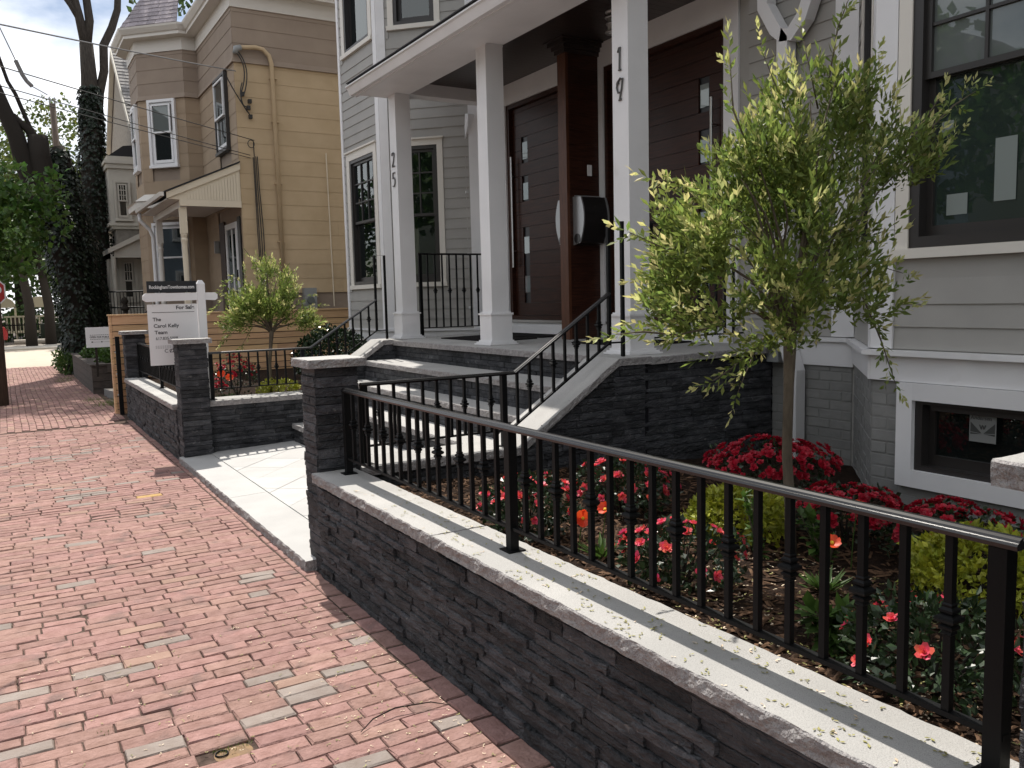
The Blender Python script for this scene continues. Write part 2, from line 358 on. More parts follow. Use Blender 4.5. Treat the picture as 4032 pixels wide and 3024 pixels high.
def rect(x0, y0, x1, y1): return [(x0, y0), (x1, y0), (x1, y1), (x0, y1)]

# ledger stones -------------------------------------------------------
def stone_mesh(i):
    rnd = random.Random(100 + i); mb = MB(); nx, nz = 5, 3
    for iz in range(nz + 1):
        for ix in range(nx + 1):
            e = ix in (0, nx) or iz in (0, nz)
            d = (0.72 + rnd.uniform(-0.16, 0.16)) if e else (0.9 + rnd.uniform(-0.28, 0.16))
            mb.v.append((ix / nx + (0 if ix in (0, nx) else rnd.uniform(-.06, .06)), d, iz / nz + (0 if iz in (0, nz) else rnd.uniform(-.1, .1))))
    f = lambda a, c: c * (nx + 1) + a
    for iz in range(nz):
        for ix in range(nx): mb.face((f(ix, iz), f(ix + 1, iz), f(ix + 1, iz + 1), f(ix, iz + 1)))
    b = len(mb.v); mb.v += [(0, -0.2, 0), (1, -0.2, 0), (1, -0.2, 1), (0, -0.2, 1)]
    mb.face((b, b + 1) + tuple(f(nx - k, 0) for k in range(nx + 1)))
    mb.face((b + 2, b + 3) + tuple(f(k, nz) for k in range(nx + 1)))
    mb.face((b + 3, b) + tuple(f(0, k) for k in range(nz + 1))); mb.face((b + 1, b + 2) + tuple(f(nx, nz - k) for k in range(nz + 1)))
    return mb.mesh('stone', SLATE)
STONES = [stone_mesh(i) for i in range(12)]
def veneer(parent, P, u, n, L, z0, z1, row=0.052, lens=(0.11, 0.36), top=None, depth=(0.014, 0.036), ends=(0, 0)):
    u = V(u).normalized(); n = V(n).normalized(); z = z0; P = V(P)
    while z < z1 - 0.012:
        h = min(row * U(0.72, 1.25), z1 - z)
        if z1 - z - h < 0.02: h = z1 - z
        s = -ends[0] * R() * 0.012
        while s < L - 0.001:
            l = U(*lens)
            if L - s - l < 0.07: l = L - s + ends[1] * R() * 0.012
            if top is None or z + h * 0.6 < min(top(s), top(s + l)) + 0.02:
                M = basis(u, n, (0, 0, 1), P + u * (s + 0.001) + V((0, 0, z)), max(0.02, l - 0.004), U(*depth), max(0.01, h - 0.0045))
                place(random.choice(STONES), 'stone', parent, M)
            elif z < max(top(s), top(s + l)):
                k = max(1, int(l / .055)); q = l / k
                for j in range(k):
                    if z + h * .8 < top(s + q * (j + .5)) + .035:
                        place(random.choice(STONES), 'stone', parent, basis(u, n, (0, 0, 1), P + u * (s + q * j + .001) + V((0, 0, z)), q - .003, U(*depth), max(.01, h - .0045)))
            s += l
        z += h

# ------------------------------------------------------------------ setting: ground, pavement, roads
g = MB(); g.poly([(-300, -300, -0.08), (300, -300, -0.08), (300, 300, -0.08), (-300, 300, -0.08)])
struct(g, 'ground', SOIL)
g = MB(); g.poly([(-9.5, -30, -0.066), (-1.35, -30, -0.066), (-1.35, 120, -0.066), (-9.5, 120, -0.066)]); struct(g, 'street', ASPHALT)
g = MB(); g.box(-1.35, -20, -0.2, -1.2, 26, 0.02); struct(g, 'kerb', CONCRETE)
pavement = MB().box(-1.2, -2, -0.3, 1.56, 27.8, -0.009).obj('pavement', JOINT); pavement['kind'] = 'structure'

def brick_mesh(i, L=0.2, W=0.0835, H=0.06):
    rnd = random.Random(i); mb = MB(); c = 0.0035
    ring0 = [(-L / 2, -W / 2), (L / 2, -W / 2), (L / 2, W / 2), (-L / 2, W / 2)]
    for z, ins in ((-H, 0), (-0.006, 0), (0.0, c)):
        for x, y in ring0:
            j = rnd.uniform(0.3, 2.4)
            mb.v.append((x - math.copysign(ins * j, x) + rnd.uniform(-.0015, .0015), y - math.copysign(ins * j, y) + rnd.uniform(-.0015, .0015), z + rnd.uniform(-.001, .001)))
    for k in range(2):
        for j in range(4): mb.face((k * 4 + j, k * 4 + (j + 1) % 4, k * 4 + 4 + (j + 1) % 4, k * 4 + 4 + j))
    b = len(mb.v); mb.v.append((rnd.uniform(-.02, .02), rnd.uniform(-.01, .01), rnd.uniform(0.0, .0022)))
    for j in range(4): mb.face((8 + j, 8 + (j + 1) % 4, b))
    return mb
BR = [brick_mesh(i) for i in range(9)]
KIND = [(BRICK, 0.958), (BRICK_TAN, 0.970), (BRICK_GREY, 0.9975), (BRICK_YELLOW, 1.0)]
BRM = {}
for mi, (mm, _) in enumerate(KIND):
    for i, b in enumerate(BR): BRM[(mi, i)] = b.mesh('brick', mm)
allb = []
def pickkind(x, y):
    t = R(); g_ = 0.04 * (noise.noise(V((x * 1.2, y * 1.2, 3))) + .2)
    if noise.noise(V((x * 1.1 + 7, y * 1.6, 9))) > 0.28: t = min(.997, t + 0.2)
    for i, (_, p) in enumerate(KIND):
        if t <= p: return i
    return 0
def wav(x, y): return 0.009 * noise.noise(V((x * .9, y * .9, 0))) + 0.004 * noise.noise(V((x * 3, y * 3, 5)))
y = 0.9; row = 0
while y < 12.95:
    x = -1.2 + (0.105 if row % 2 else 0.0) + U(-.02, .02)
    x1 = 1.437 + 0.004 * math.sin(y * 3)
    while x < x1 - 0.03:
        L = 0.209 if R() > .05 else 0.11
        if x + L > x1 - 0.04: L = x1 - x
        L = min(L, x1 - x); xc = x + L / 2
        yy = y + 0.022 * noise.noise(V((xc * 1.3, y * 0.7, 2))) + U(-.003, .003)
        if not ((xc - 0.60) ** 2 + ((yy - 3.09) * 1.6) ** 2 < 0.0055):
            allb.append((xc, yy, wav(xc, yy), U(-.014, .014), (L - 0.0055) / 0.2, U(-.022, .022), U(-.055, .055), pickkind(xc, yy)))
        x += L
    y += 0.0875; row += 1
y = 0.9
while y < 13.3:   # border course along the walls
    allb.append((1.496, y + 0.1, wav(1.49, y) - 0.002, math.pi / 2 + U(-.02, .02), 0.98, U(-.02, .02), U(-.03, .03), 0 if R() < .8 else pickkind(1, y)))
    y += 0.211
xx = -1.15; c_ = 0
while xx < 1.5:    # newer bricks, laid lengthwise
    y = 13.05 + (0.105 if c_ % 2 else 0)
    xe = xx
    while y < 27.6:
        if not (y < 13.4 and xx > 1.3):
            allb.append((xx + 0.02 * noise.noise(V((xx, y * .6, 4))), y + 0.1, wav(xx, y), math.pi / 2 + U(-.012, .012), 0.98, U(-.01, .01), U(-.02, .02), 0 if R() < .93 else 1))
        y += 0.209
    xx += 0.0885; c_ += 1
def bscore(b):
    x, y = b[0], b[1]
    return y if (x / y < 1.0 if y > 0 else False) and x > -0.12 - 0.02 * y else 99
allb.sort(key=bscore)
stuff = MB()
for i, (x, y, z, rz, sl, ry, rx, k) in enumerate(allb):
    M = Matrix.Translation((x, y, z)) @ Matrix.Rotation(rz, 4, 'Z') @ Matrix.Rotation(ry, 4, 'Y') @ Matrix.Rotation(rx, 4, 'X') @ Matrix.Diagonal((sl, 1.17 if x > 1.45 and y < 13.4 else 1, 1, 1))
    if i < 290: place(BRM[(k, i % 9)], 'brick', pavement, M)
    else:
        src = BR[i % 9]; b0 = len(stuff.v)
        stuff.v += [tuple(M @ V(p)) for p in src.v]
        for f in src.f: stuff.face([b0 + q for q in f], k)
stuff.obj('brick', [k[0] for k in KIND], pavement, kind='stuff')

g = MB(); g.box(-1.2, 27.8, -0.3, 12, 28.4, -0.01); struct(g, 'concrete_apron', ROADTAN)
g = MB(); g.poly([(-60, 28.4, -0.04), (80, 28.4, -0.04), (80, 40.5, -0.04), (-60, 40.5, -0.04)]); struct(g, 'cross_street', ROADTAN)
g = MB(); g.box(-60, 40.5, -0.3, 80, 44.5, 0.03); struct(g, 'far_pavement', CONCRETE)
g = MB(); g.poly([(1.62, 14.45, -0.025), (1.62, 18.0, -0.025), (1.45, 18.0, -0.025), (1.15, 16.2, -0.03), (1.3, 14.6, -0.03)]); struct(g, 'soil_strip', SOIL)

# landing: granite sill + diagonal pavers
def zland(x, y): return 0.033 * (x - 1.48)
landing = MB(); 
slab(landing, rect(1.48, 4.98, 1.79, 7.02), -0.05, 0.06, 0.012, 0.03, zland, rough=[3], seed=4)
slab(landing, rect(1.481, 7.026, 1.79, 9.28), -0.05, 0.06, 0.012, 0.03, zland, rough=[3], seed=9)
landing = landing.obj('landing', [PAVER, GRANITE_ROUGH]); landing['kind'] = 'structure'
MB().prism(rect(1.79, 4.9, 2.78, 9.3), -0.1, 0.058).obj('landing_bed', JOINT, landing)
def clip(poly, axis, val, keep_gt):
    out = []
    for i in range(len(poly)):
        a, b = poly[i], poly[(i + 1) % len(poly)]
        ia = (a[axis] > val) == keep_gt; ib = (b[axis] > val) == keep_gt
        if ia: out.append(a)
        if ia != ib:
            t = (val - a[axis]) / (b[axis] - a[axis]); out.append((a[0] + (b[0] - a[0]) * t, a[1] + (b[1] - a[1]) * t))
    return out
sq = 0.40
for i in range(-14, 30):
    for j in range(-14, 30):
        c0 = V((1.9, 7.05)); e1 = V((.7071, .7071)) * sq; e2 = V((-.7071, .7071)) * sq
        p0 = c0 + e1 * (i - 8) + e2 * (j - 8); gp = 0.006
        poly = [p0 + (e1 + e2) * gp, p0 + e1 * (1 - gp) + e2 * gp, p0 + (e1 + e2) * (1 - gp), p0 + e2 * (1 - gp) + e1 * gp]
        poly = [(q.x, q.y) for q in poly]
        for ax, vv, kg in ((0, 1.793, True), (0, 2.78, False), (1, 5.0, True), (1, 9.29, False)):
            if len(poly) >= 3: poly = clip(poly, ax, vv, kg)
        if len(poly) >= 3:
            area = abs(sum(poly[k][0] * poly[(k + 1) % len(poly)][1] - poly[(k + 1) % len(poly)][0] * poly[k][1] for k in range(len(poly)))) / 2
            if area > 0.004:
                mb = MB(); h = 0.066 + U(-.001, .001); n = len(poly); b = 0
                mb.v += [(x, y, 0.03) for x, y in poly] + [(x, y, h + zland(x, y)) for x, y in poly]
                for k in range(n): mb.face((k, (k + 1) % n, n + (k + 1) % n, n + k))
                mb.face([n + k for k in range(n)]); mb.obj('paver', PAVER, landing)

# ------------------------------------------------------------------ garden walls and pillars
def pillar(name, label, x0, y0, x1, y1, ztop, zb=-0.02, capx=0.055, group='stone gate pillars with granite caps'):
    t = thing(name, label, 'pillar', ((x0 + x1) / 2, (y0 + y1) / 2, 0), group)
    MB().box(x0 + .004, y0 + .004, zb, x1 - .004, y1 - .004, ztop - .05).obj('core', SLATE_CORE, t)
    for P, u, n, L in (((x0, y1, 0), (0, -1, 0), (-1, 0, 0), y1 - y0), ((x0, y0, 0), (1, 0, 0), (0, -1, 0), x1 - x0),
                       ((x1, y0, 0), (0, 1, 0), (1, 0, 0), y1 - y0), ((x1, y1, 0), (-1, 0, 0), (0, 1, 0), x1 - x0)):
        veneer(t, P, u, n, L, zb, ztop - .05, lens=(0.12, 0.3), ends=(1, 1), depth=(0.008, 0.024))
    cp = MB(); slab(cp, rect(x0 - capx, y0 - capx, x1 + capx, y1 + capx), ztop - .05, ztop, 0.011, 0.025, seed=x0 * 7 + y0)
    cp.obj('cap', [GRANITE, GRANITE_ROUGH], t)
    return t
pillar('gate_pillar', 'dark ledgerstone pillar with granite cap at the near corner of the landing', 1.56, 4.87, 1.81, 5.10, 1.296)
pillar('gate_pillar', 'dark ledgerstone pillar cut off by the lower right edge of the photo', 1.575, 0.46, 1.85, 0.80, 1.318)
pillar('gate_pillar', 'dark ledgerstone pillar directly in front of the white sign post', 1.535, 9.20, 1.80, 9.45, 1.29)
pillar('gate_pillar', 'small distant ledgerstone pillar beside the end of the wooden fence', 1.53, 13.55, 1.79, 13.80, 1.28)

def front_wall(name, label, x0, ya, yb, zc, caps):
    t = thing(name, label, 'wall', (x0 + .1, (ya + yb) / 2, 0), 'low dark stone garden walls')
    MB().box(x0 + .004, ya, -.02, x0 + .2, yb, zc - .055).obj('core', SLATE_CORE, t)
    veneer(t, (x0, yb, 0), (0, -1, 0), (-1, 0, 0), yb - ya, -0.02, zc - .055, row=0.044, lens=(0.12, 0.36), depth=(0.012, 0.036))
    for a, b in caps:
        cp = MB(); slab(cp, rect(x0 - .05, a, x0 + .225, b), zc - .055, zc, 0.011, 0.022, seed=a * 3.1)
        cp.obj('cap', [GRANITE, GRANITE_ROUGH], t)
    return t
front_wall('garden_wall', 'long low dark ledgerstone wall with granite cap in the foreground', 1.56, 0.80, 4.865, 0.622, [(0.80, 3.235), (3.24, 4.868)])
front_wall('garden_wall', 'low dark stone wall under the short black railing left of the entrance', 1.525, 9.45, 13.55, 0.595, [(9.452, 11.5), (11.505, 13.548)])

ZP = 1.165  # porch floor
def ztop_cheek(x):
    return 0.622 if x < 2.95 else (0.622 + (x - 2.95) * (1.175 - 0.622) / (3.80 - 2.95) if x < 3.80 else 1.175)
def cheek(name, label, ya, yb, ysign):
    t = thing(name, label, 'wall', (2.9, (ya + yb) / 2, 0), 'stone cheek walls beside the steps')
    mb = MB()
    prof = [(1.8, -.02), (4.1, -.02), (4.1, 1.10), (3.82, 1.10), (2.95, .56), (1.8, .56)]
    mb.extrude([(x, ya + .004, z) for x, z in prof], (0, yb - ya - .008, 0)); mb.obj('core', SLATE_CORE, t)
    topf = lambda off, sg: (lambda s: ztop_cheek(off + sg * s) - 0.055)
    veneer(t, (1.81, ya, 0), (1, 0, 0), (0, -1, 0), 2.25, -.02, 1.12, top=topf(1.81, 1), depth=(.008, .028))
    veneer(t, (4.06, yb, 0), (-1, 0, 0), (0, 1, 0), 2.25, -.02, 1.12, top=topf(4.06, -1), depth=(.008, .028))
    e = 0.035
    zs = (1.175 - .622) / .85
    for a, b, f in ((1.815, 2.944, None), (2.946, 3.80, lambda x, y: (x - 2.95) * zs), (3.801, 4.1, lambda x, y: 0.553)):
        cp = MB(); slab(cp, rect(a, ya - e, b, yb + e), .567, .622, 0.009, 0.025, f, rough=[0, 2], seed=a + ya); cp.obj('coping', [GRANITE, GRANITE_ROUGH], t)
    return t
cheek('cheek_wall', 'stone cheek wall with sloped granite coping on the near side of the steps', 4.87, 5.19, -1)
cheek('cheek_wall', 'stone cheek wall with sloped granite coping on the far side of the steps', 9.27, 9.60, 1)

# ------------------------------------------------------------------ steps
steps = thing('entry_steps', 'wide granite steps with dark stone risers leading up to the porch', 'steps', (3.0, 7.2, 0))
NOSE = [(2.67, 0.305), (2.985, 0.52), (3.27, 0.737), (3.53, 0.952)]
for i, (x, z) in enumerate(NOSE):
    xb = (NOSE[i + 1][0] if i < 3 else 3.93) + 0.06
    for a, b in ((5.235, 9.226),):
        cp = MB(); slab(cp, rect(x, a, xb, b), z - .052, z, 0.012, 0.025, rough=[3], seed=x * 9); cp.obj('tread', [GRANITE, GRANITE_ROUGH], steps)
    zb = 0.06 if i == 0 else NOSE[i - 1][1]
    MB().box(x + .03, 5.235, zb, xb + .05, 9.226, z - .053).obj('riser_core', SLATE_CORE, steps)
    veneer(steps, (x + .03, 9.226, 0), (0, -1, 0), (-1, 0, 0), 3.99, zb, z - .053, row=0.05, lens=(0.14, 0.36), depth=(.006, .02))
MB().box(3.96, 5.235, .952, 4.1, 9.226, 1.10).obj('riser_core', SLATE_CORE, steps)
veneer(steps, (3.96, 9.226, 0), (0, -1, 0), (-1, 0, 0), 3.99, .952, 1.108, row=0.05, lens=(0.14, 0.36), depth=(.006, .02))

def zporch(x, y): return 0.017 * max(0, x - 4.0)
porch = thing('porch_platform', 'raised stone porch floor with granite edge in front of the doors', 'porch', (4.7, 7.2, 0))
MB().box(4.1, 4.89, -.02, 5.45, 9.58, 1.10).obj('core', SLATE_CORE, porch)
for a, b in ((4.83, 6.6), (6.604, 8.2), (8.204, 9.64)):
    cp = MB(); slab(cp, rect(3.915 if a > 4.9 else 3.915, a if a > 4.9 else 5.2, 4.5, b if b < 9.6 else 9.25), 1.11, ZP, 0.008, 0.025, zporch, rough=[3], seed=a); cp.obj('floor_slab', [GRANITE, GRANITE_ROUGH], porch)
    cp = MB(); slab(cp, rect(4.503, a, 5.46, b), 1.11, ZP, 0.008, 0.03, zporch, rough=[0, 2] , seed=a + 2); cp.obj('floor_slab', [GRANITE, GRANITE_ROUGH], porch)
cp = MB(); slab(cp, rect(4.103, 4.83, 4.5, 5.198), 1.11, ZP, 0.008, 0.025, zporch, rough=[0], seed=8); cp.obj('floor_slab', [GRANITE, GRANITE_ROUGH], porch)
cp = MB(); slab(cp, rect(4.103, 9.253, 4.5, 9.64), 1.11, ZP, 0.008, 0.025, zporch, rough=[2], seed=5); cp.obj('floor_slab', [GRANITE, GRANITE_ROUGH], porch)
veneer(porch, (4.06, 4.89, 0), (1, 0, 0), (0, -1, 0), 1.36, -.02, 1.108, depth=(.008, .028))

# ------------------------------------------------------------------ house building helpers
class Face:
    def __init__(s, P, Q):  # wall run from P to Q (left to right seen from outside)
        s.P = V((P[0], P[1], 0)); q = V((Q[0], Q[1], 0)); s.L = (q - s.P).length
        s.u = (q - s.P).normalized(); s.n = V((s.u.y, -s.u.x, 0)); s.M = basis(s.u, s.n, (0, 0, 1), s.P)
    def at(s, u, d, z): return s.M @ V((u, d, z))
def fb(mb, F, u0, z0, u1, z1, d0, d1, m=0): return mb.box(u0, d0, z0, u1, d1, z1, m, F.M)
def clapboards(parent, F, u0, u1, z0, z1, expo, openings, m, thick=0.013, name='clapboard', lap=0.012, maxlen=99):
    z = z0
    while z < z1 - 0.01:
        h = min(expo, z1 - z); cuts = [(u0, u1)]
        for a, b, c, d in openings:
            if z + h > c + 1e-4 and z < d - 1e-4:
                nc = []
                for p, q in cuts:
                    if b <= p or a >= q: nc.append((p, q)); continue
                    if a > p: nc.append((p, a))
                    if b < q: nc.append((b, q))
                cuts = nc
        for p, q in cuts:
            while q - p > 0.01:
                e = min(q, p + maxlen * U(.7, 1.1)) if q - p > maxlen else q
                mb = MB()
                P = [(p, 0, z), (e, 0, z), (e, 0, z + h + lap), (p, 0, z + h + lap), (p, thick, z), (e, thick, z), (e, 0.003, z + h + lap), (p, 0.003, z + h + lap)]
                mb.v = [tuple(F.M @ V(x)) for x in P]
                mb.f = [(4, 5, 6, 7), (0, 1, 5, 4), (1, 2, 6, 5), (3, 0, 4, 7), (2, 3, 7, 6)]; mb.m = [0] * 5
                mb.obj(name, m, parent); p = e + 0.002
        z += expo
def board(parent, F, u0, z0, u1, z1, d, m, name='trim_board', d0=-0.01):
    return fb(MB(), F, u0, z0, u1, z1, d0, d).obj(name, m, parent)
def ring(mb, F, u0, z0, u1, z1, w, d0, d1, m=0, wb=None):
    wb = w if wb is None else wb
    fb(mb, F, u0, z0, u0 + w, z1, d0, d1, m); fb(mb, F, u1 - w, z0, u1, z1, d0, d1, m)
    fb(mb, F, u0 + w, z1 - w, u1 - w, z1, d0, d1, m); fb(mb, F, u0 + w, z0, u1 - w, z0 + wb, d0, d1, m)
def window(parent, F, u0, z0, u1, z1, frame=DKFRAME, casing=CREAM, cw=0.11, grid=(3, 3), split=0.5, glass=GLASS, glass2=None, sill=True, recess=0.05,
           crown=True, fw=0.045, lower_grid=None, label=None, room=True, proud=0.022):
    w = MB(); ring(w, F, u0, z0, u1, z1, fw, -recess - .03, 0.012)
    o = w.obj('window', frame, parent)
    if label: o['label'] = label
    zs = z0 + (z1 - z0) * split
    a, b = u0 + fw, u1 - fw
    up = MB(); ring(up, F, a, zs - .02, b, z1 - fw, 0.035, -recess + .005, -recess + .035); up.obj('sash', frame, o)
    lo = MB(); ring(lo, F, a, z0 + fw, b, zs + .02, 0.04, -recess - .035, -recess - .005, wb=0.06); lo.obj('sash', frame, o)
    g1 = MB(); g1.poly([F.at(a + .03, -recess + .012, zs + .01), F.at(b - .03, -recess + .012, zs + .01), F.at(b - .03, -recess + .012, z1 - fw - .03), F.at(a + .03, -recess + .012, z1 - fw - .03)]); g1.obj('pane', glass, o)
    g2 = MB(); g2.poly([F.at(a + .03, -recess - .022, z0 + fw + .05), F.at(b - .03, -recess - .022, z0 + fw + .05), F.at(b - .03, -recess - .022, zs - .01), F.at(a + .03, -recess - .022, zs - .01)]); g2.obj('pane', glass2 or glass, o)
    def bars(gr, za, zb, d):
        if not gr: return
        for i in range(1, gr[0]):
            uu = a + .035 + (b - a - .07) * i / gr[0]; fb(MB(), F, uu - .009, za, uu + .009, zb, d, d + .022).obj('muntin', frame, o)
        for i in range(1, gr[1]):
            zz = za + (zb - za) * i / gr[1]; fb(MB(), F, a + .035, zz - .009, b - .035, zz + .009, d + .001, d + .0205).obj('muntin', frame, o)
    bars(grid, zs + .015, z1 - fw - .035, -recess + .008); bars(lower_grid, z0 + fw + .06, zs - .02, -recess - .026)
    if room:
        r = MB(); A, B, D = u0 + .02, u1 - .02, -recess - .45
        r.poly([F.at(A, D, z0), F.at(B, D, z0), F.at(B, D, z1), F.at(A, D, z1)])
        for q in ([(A, z0), (A, z1)], [(B, z0), (B, z1)], [(A, z0), (B, z0)], [(A, z1), (B, z1)]):
            r.poly([F.at(q[0][0], D, q[0][1]), F.at(q[1][0], D, q[1][1]), F.at(q[1][0], -recess - .04, q[1][1]), F.at(q[0][0], -recess - .04, q[0][1])])
        r.obj('room_recess', ROOM, o)
    if casing is not None:
        c = MB(); fb(c, F, u0 - cw, z0 - .004, u0 - .001, z1 + cw, -.01, proud); fb(c, F, u1 + .001, z0 - .004, u1 + cw, z1 + cw, -.01, proud)
        fb(c, F, u0 - .001, z1 + .001, u1 + .001, z1 + cw, -.01, proud)
        if crown: fb(c, F, u0 - cw - .02, z1 + cw, u1 + cw + .02, z1 + cw + .022, -.01, proud + .025)
        c.obj('casing', casing, o)
        if sill: fb(MB(), F, u0 - cw - .015, z0 - .062, u1 + cw + .015, z0 - .005, -.01, proud + .02).obj('sill', casing, o)
    return o

# ------------------------------------------------------------------ the grey townhouse
XW = 5.45
house = thing('grey_townhouse', 'grey clapboard townhouse with white porch columns and dark wood doors', 'house', (7.5, 7, 0))
NB = [(XW, 4.10), (4.53, 3.28), (4.53, 1.72), (XW, 0.9)]      # near bay
FBY = [(XW, 12.95), (4.50, 12.22), (4.50, 10.76), (XW, 9.80)]   # far bay, listed far to near
F_main = Face((XW, 9.80), (XW, 4.10))
F_na = Face(NB[0], NB[1]); F_nf = Face(NB[1], NB[2])
F_fa = Face(FBY[2], FBY[3]); F_ff = Face(FBY[1], FBY[2]); F_fb = Face(FBY[0], FBY[1])
# core walls with real openings are built as strips round the windows
def wallface(F, openings, z0, z1, m, name='wall', th=0.12):
    us = sorted({0, F.L, *[o[0] for o in openings], *[o[1] for o in openings]}); zs = sorted({z0, z1, *[o[2] for o in openings if o[2] > z0], *[min(o[3], z1) for o in openings]})
    mb = MB()
    for i in range(len(us) - 1):
        for j in range(len(zs) - 1):
            um, zm = (us[i] + us[i + 1]) / 2, (zs[j] + zs[j + 1]) / 2
            if not any(a < um < b and c < zm < d for a, b, c, d in openings): fb(mb, F, us[i], zs[j], us[i + 1], zs[j + 1], -th, 0)
    return mb.obj(name, m, house)
W_ff = (0.28, 1.20, 1.87, 3.65); W_fa = (0.26, 0.78, 1.87, 3.65)
W_ff2 = (0.28, 1.20, 5.155, 6.9); W_fa2 = (0.24, 0.80, 5.20, 6.9)
W_nf = (0.225, 1.33, 1.86, 3.95); W_na = (0.40, 0.98, 1.86, 3.72); W_nb = (0.29, 1.30, 0.555, 1.005)
D_1 = (0.70, 2.38, 1.36, 3.95); D_2 = (2.66, 4.36, 1.36, 3.95)
wallface(F_ff, [W_ff, W_ff2], 0, 8.6, SIDING); wallface(F_fa, [W_fa, W_fa2], 0, 8.6, SIDING); wallface(F_fb, [], 0, 8.6, SIDING)
wallface(F_nf, [W_nf, W_nb], 0, 8.6, SIDING); wallface(F_na, [W_na], 0, 8.6, SIDING); wallface(Face(NB[2], NB[3]), [], 0, 8.6, SIDING)
wallface(F_main, [D_1, D_2], 0, 8.6, SIDING)
bd = MB(); bd.box(XW + .55, 1.0, 0, 14, 12.9, 8.6); bd.box(XW + .001, 12.9, 0, 14, 12.95, 8.6); bd.box(XW, -16, 0, 14, .9, 8.6); bd.prism([(4.53, -1.2), (4.53, -2.7), (XW, -3.5), (XW, -.4)], 0, 8.6)
bd.obj('wall', SIDING, house)
ef = MB(); ef.prism([(3.68, -16), (3.68, 9.2), (4.3, 9.3), (4.38, 10.6), (4.38, 12.5), (5.2, 13.4), (14.4, 13.4), (14.4, -16)], 8.6, 8.85); ef.obj('shading_eaves', TRIM, house)  # unseen overhang, outline shaped to shade the bed and leave the steps lit
rf = MB(); rf.extrude([(4.95, -16, 8.86), (9.4, -16, 12.3), (14.4, -16, 8.86)], (0, 29.4, 0)); rf.obj('roof', ROOF_DK, house)
# far bay: siding, boards, windows
EX = 0.131
def cas(w, cw=.11): return (w[0] - cw, w[1] + cw, w[2] - .065, w[3] + cw + .025)
clapboards(house, F_ff, 0.07, F_ff.L - .08, 1.245, 6.7, EX, [cas(W_ff), cas(W_ff2)], SIDING)
clapboards(house, F_fa, 0.09, F_fa.L - .13, 1.245, 6.7, EX, [cas(W_fa, .08), cas(W_fa2, .08)], SIDING)
clapboards(house, F_main, 0.16, 0.60, 1.245, 6.0, EX, [], SIDING)
for F, a, b in ((F_ff, 0, .075), (F_ff, F_ff.L - .115, F_ff.L + .006), (F_fa, -.006, .115), (F_fa, F_fa.L - .13, F_fa.L)):
    board(house, F, a, 1.245, b, 8.6, .024, TRIM, 'corner_board')
board(house, F_main, 0, 1.245, .12, 8.6, .022, TRIM, 'corner_board')
for F in (F_fb, F_ff, F_fa):
    board(house, F, 0, 1.05, F.L, 1.215, .02, TRIM, 'water_table'); board(house, F, -.02, 1.216, F.L + .02, 1.244, .045, TRIM, 'drip_cap')
board(house, F_main, 0, 1.17, .66, 1.215, .02, TRIM, 'water_table'); board(house, F_main, 0, 1.216, .62, 1.244, .045, TRIM, 'drip_cap')
window(house, F_ff, *[W_ff[i] for i in (0, 2, 1, 3)], label='tall dark bay window with nine small upper panes')
window(house, F_fa, *[W_fa[i] for i in (0, 2, 1, 3)], grid=(2, 3), cw=.08)
window(house, F_ff, *[W_ff2[i] for i in (0, 2, 1, 3)], grid=None); window(house, F_fa, *[W_fa2[i] for i in (0, 2, 1, 3)], grid=None, cw=.08)
# near bay
clapboards(house, F_nf, 0.14, F_nf.L - .14, 1.275, 4.3, EX, [cas(W_nf, .083)], SIDING)
clapboards(house, F_na, 0.02, F_na.L - .10, 1.275, 4.3, EX, [cas(W_na, .09)], SIDING)
clapboards(house, F_main, F_main.L - 1.06, F_main.L - .2, 1.275, 5.2, EX, [], SIDING)
for F, a, b in ((F_nf, -.006, .137), (F_nf, F_nf.L - .137, F_nf.L), (F_na, F_na.L - .10, F_na.L + .006), (F_main, F_main.L - .2, F_main.L)):
    board(house, F, a, 1.275, b, 8.6, .024, TRIM, 'corner_board')
for F, e in ((F_nf, 0), (F_na, 0)):
    board(house, F, -.02, 1.085, F.L + .02, 1.235, .026, TRIM, 'water_table'); board(house, F, -.03, 1.236, F.L + .03, 1.268, .07, TRIM, 'drip_cap')
board(house, F_main, F_main.L - .84, 1.05, F_main.L, 1.235, .026, TRIM, 'water_table'); board(house, F_main, F_main.L - .84, 1.236, F_main.L, 1.268, .05, TRIM, 'drip_cap')
big = window(house, F_nf, *[W_nf[i] for i in (0, 2, 1, 3)], grid=(3, 4), cw=.083, glass=GLASS_FILM, glass2=GLASS_GREEN, split=.455, fw=.06, label='large dark framed window with papers stuck inside the lower pane')
def pap(F, u0, z0, u1, z1, d, m=PAPER): 
    o = MB(); o.poly([F.at(u0, d, z0), F.at(u1, d, z0), F.at(u1, d, z1), F.at(u0, d, z1)]); return o
for q in ((.40, 2.03, .52, 2.145), (.665, 2.08, .78, 2.41), (.36, 2.49, .43, 2.55)): pap(F_nf, *q, -.066).obj('paper', PAPER, big)
window(house, F_na, *[W_na[i] for i in (0, 2, 1, 3)], grid=(2, 3), cw=.09, glass2=GLASS_GREEN)
cellar = window(house, F_nf, *[W_nb[i] for i in (0, 2, 1, 3)], grid=None, casing=None, split=.93, label='wide cellar window with a maker sticker in its dark glass')
cw_ = MB(); ring(cw_, F_nf, .19, .47, 1.40, 1.082, .10, -.01, .045); cw_.obj('casing', TRIM, cellar)
STK = mat('sticker_paper', (0.20, 0.205, 0.20), rough=0.8); STI = mat('sticker_ink', (0.05, 0.052, 0.05), rough=.8)
pap(F_nf, .585, .775, .735, .935, -.040).obj('sticker', STK, cellar)
tri = MB()
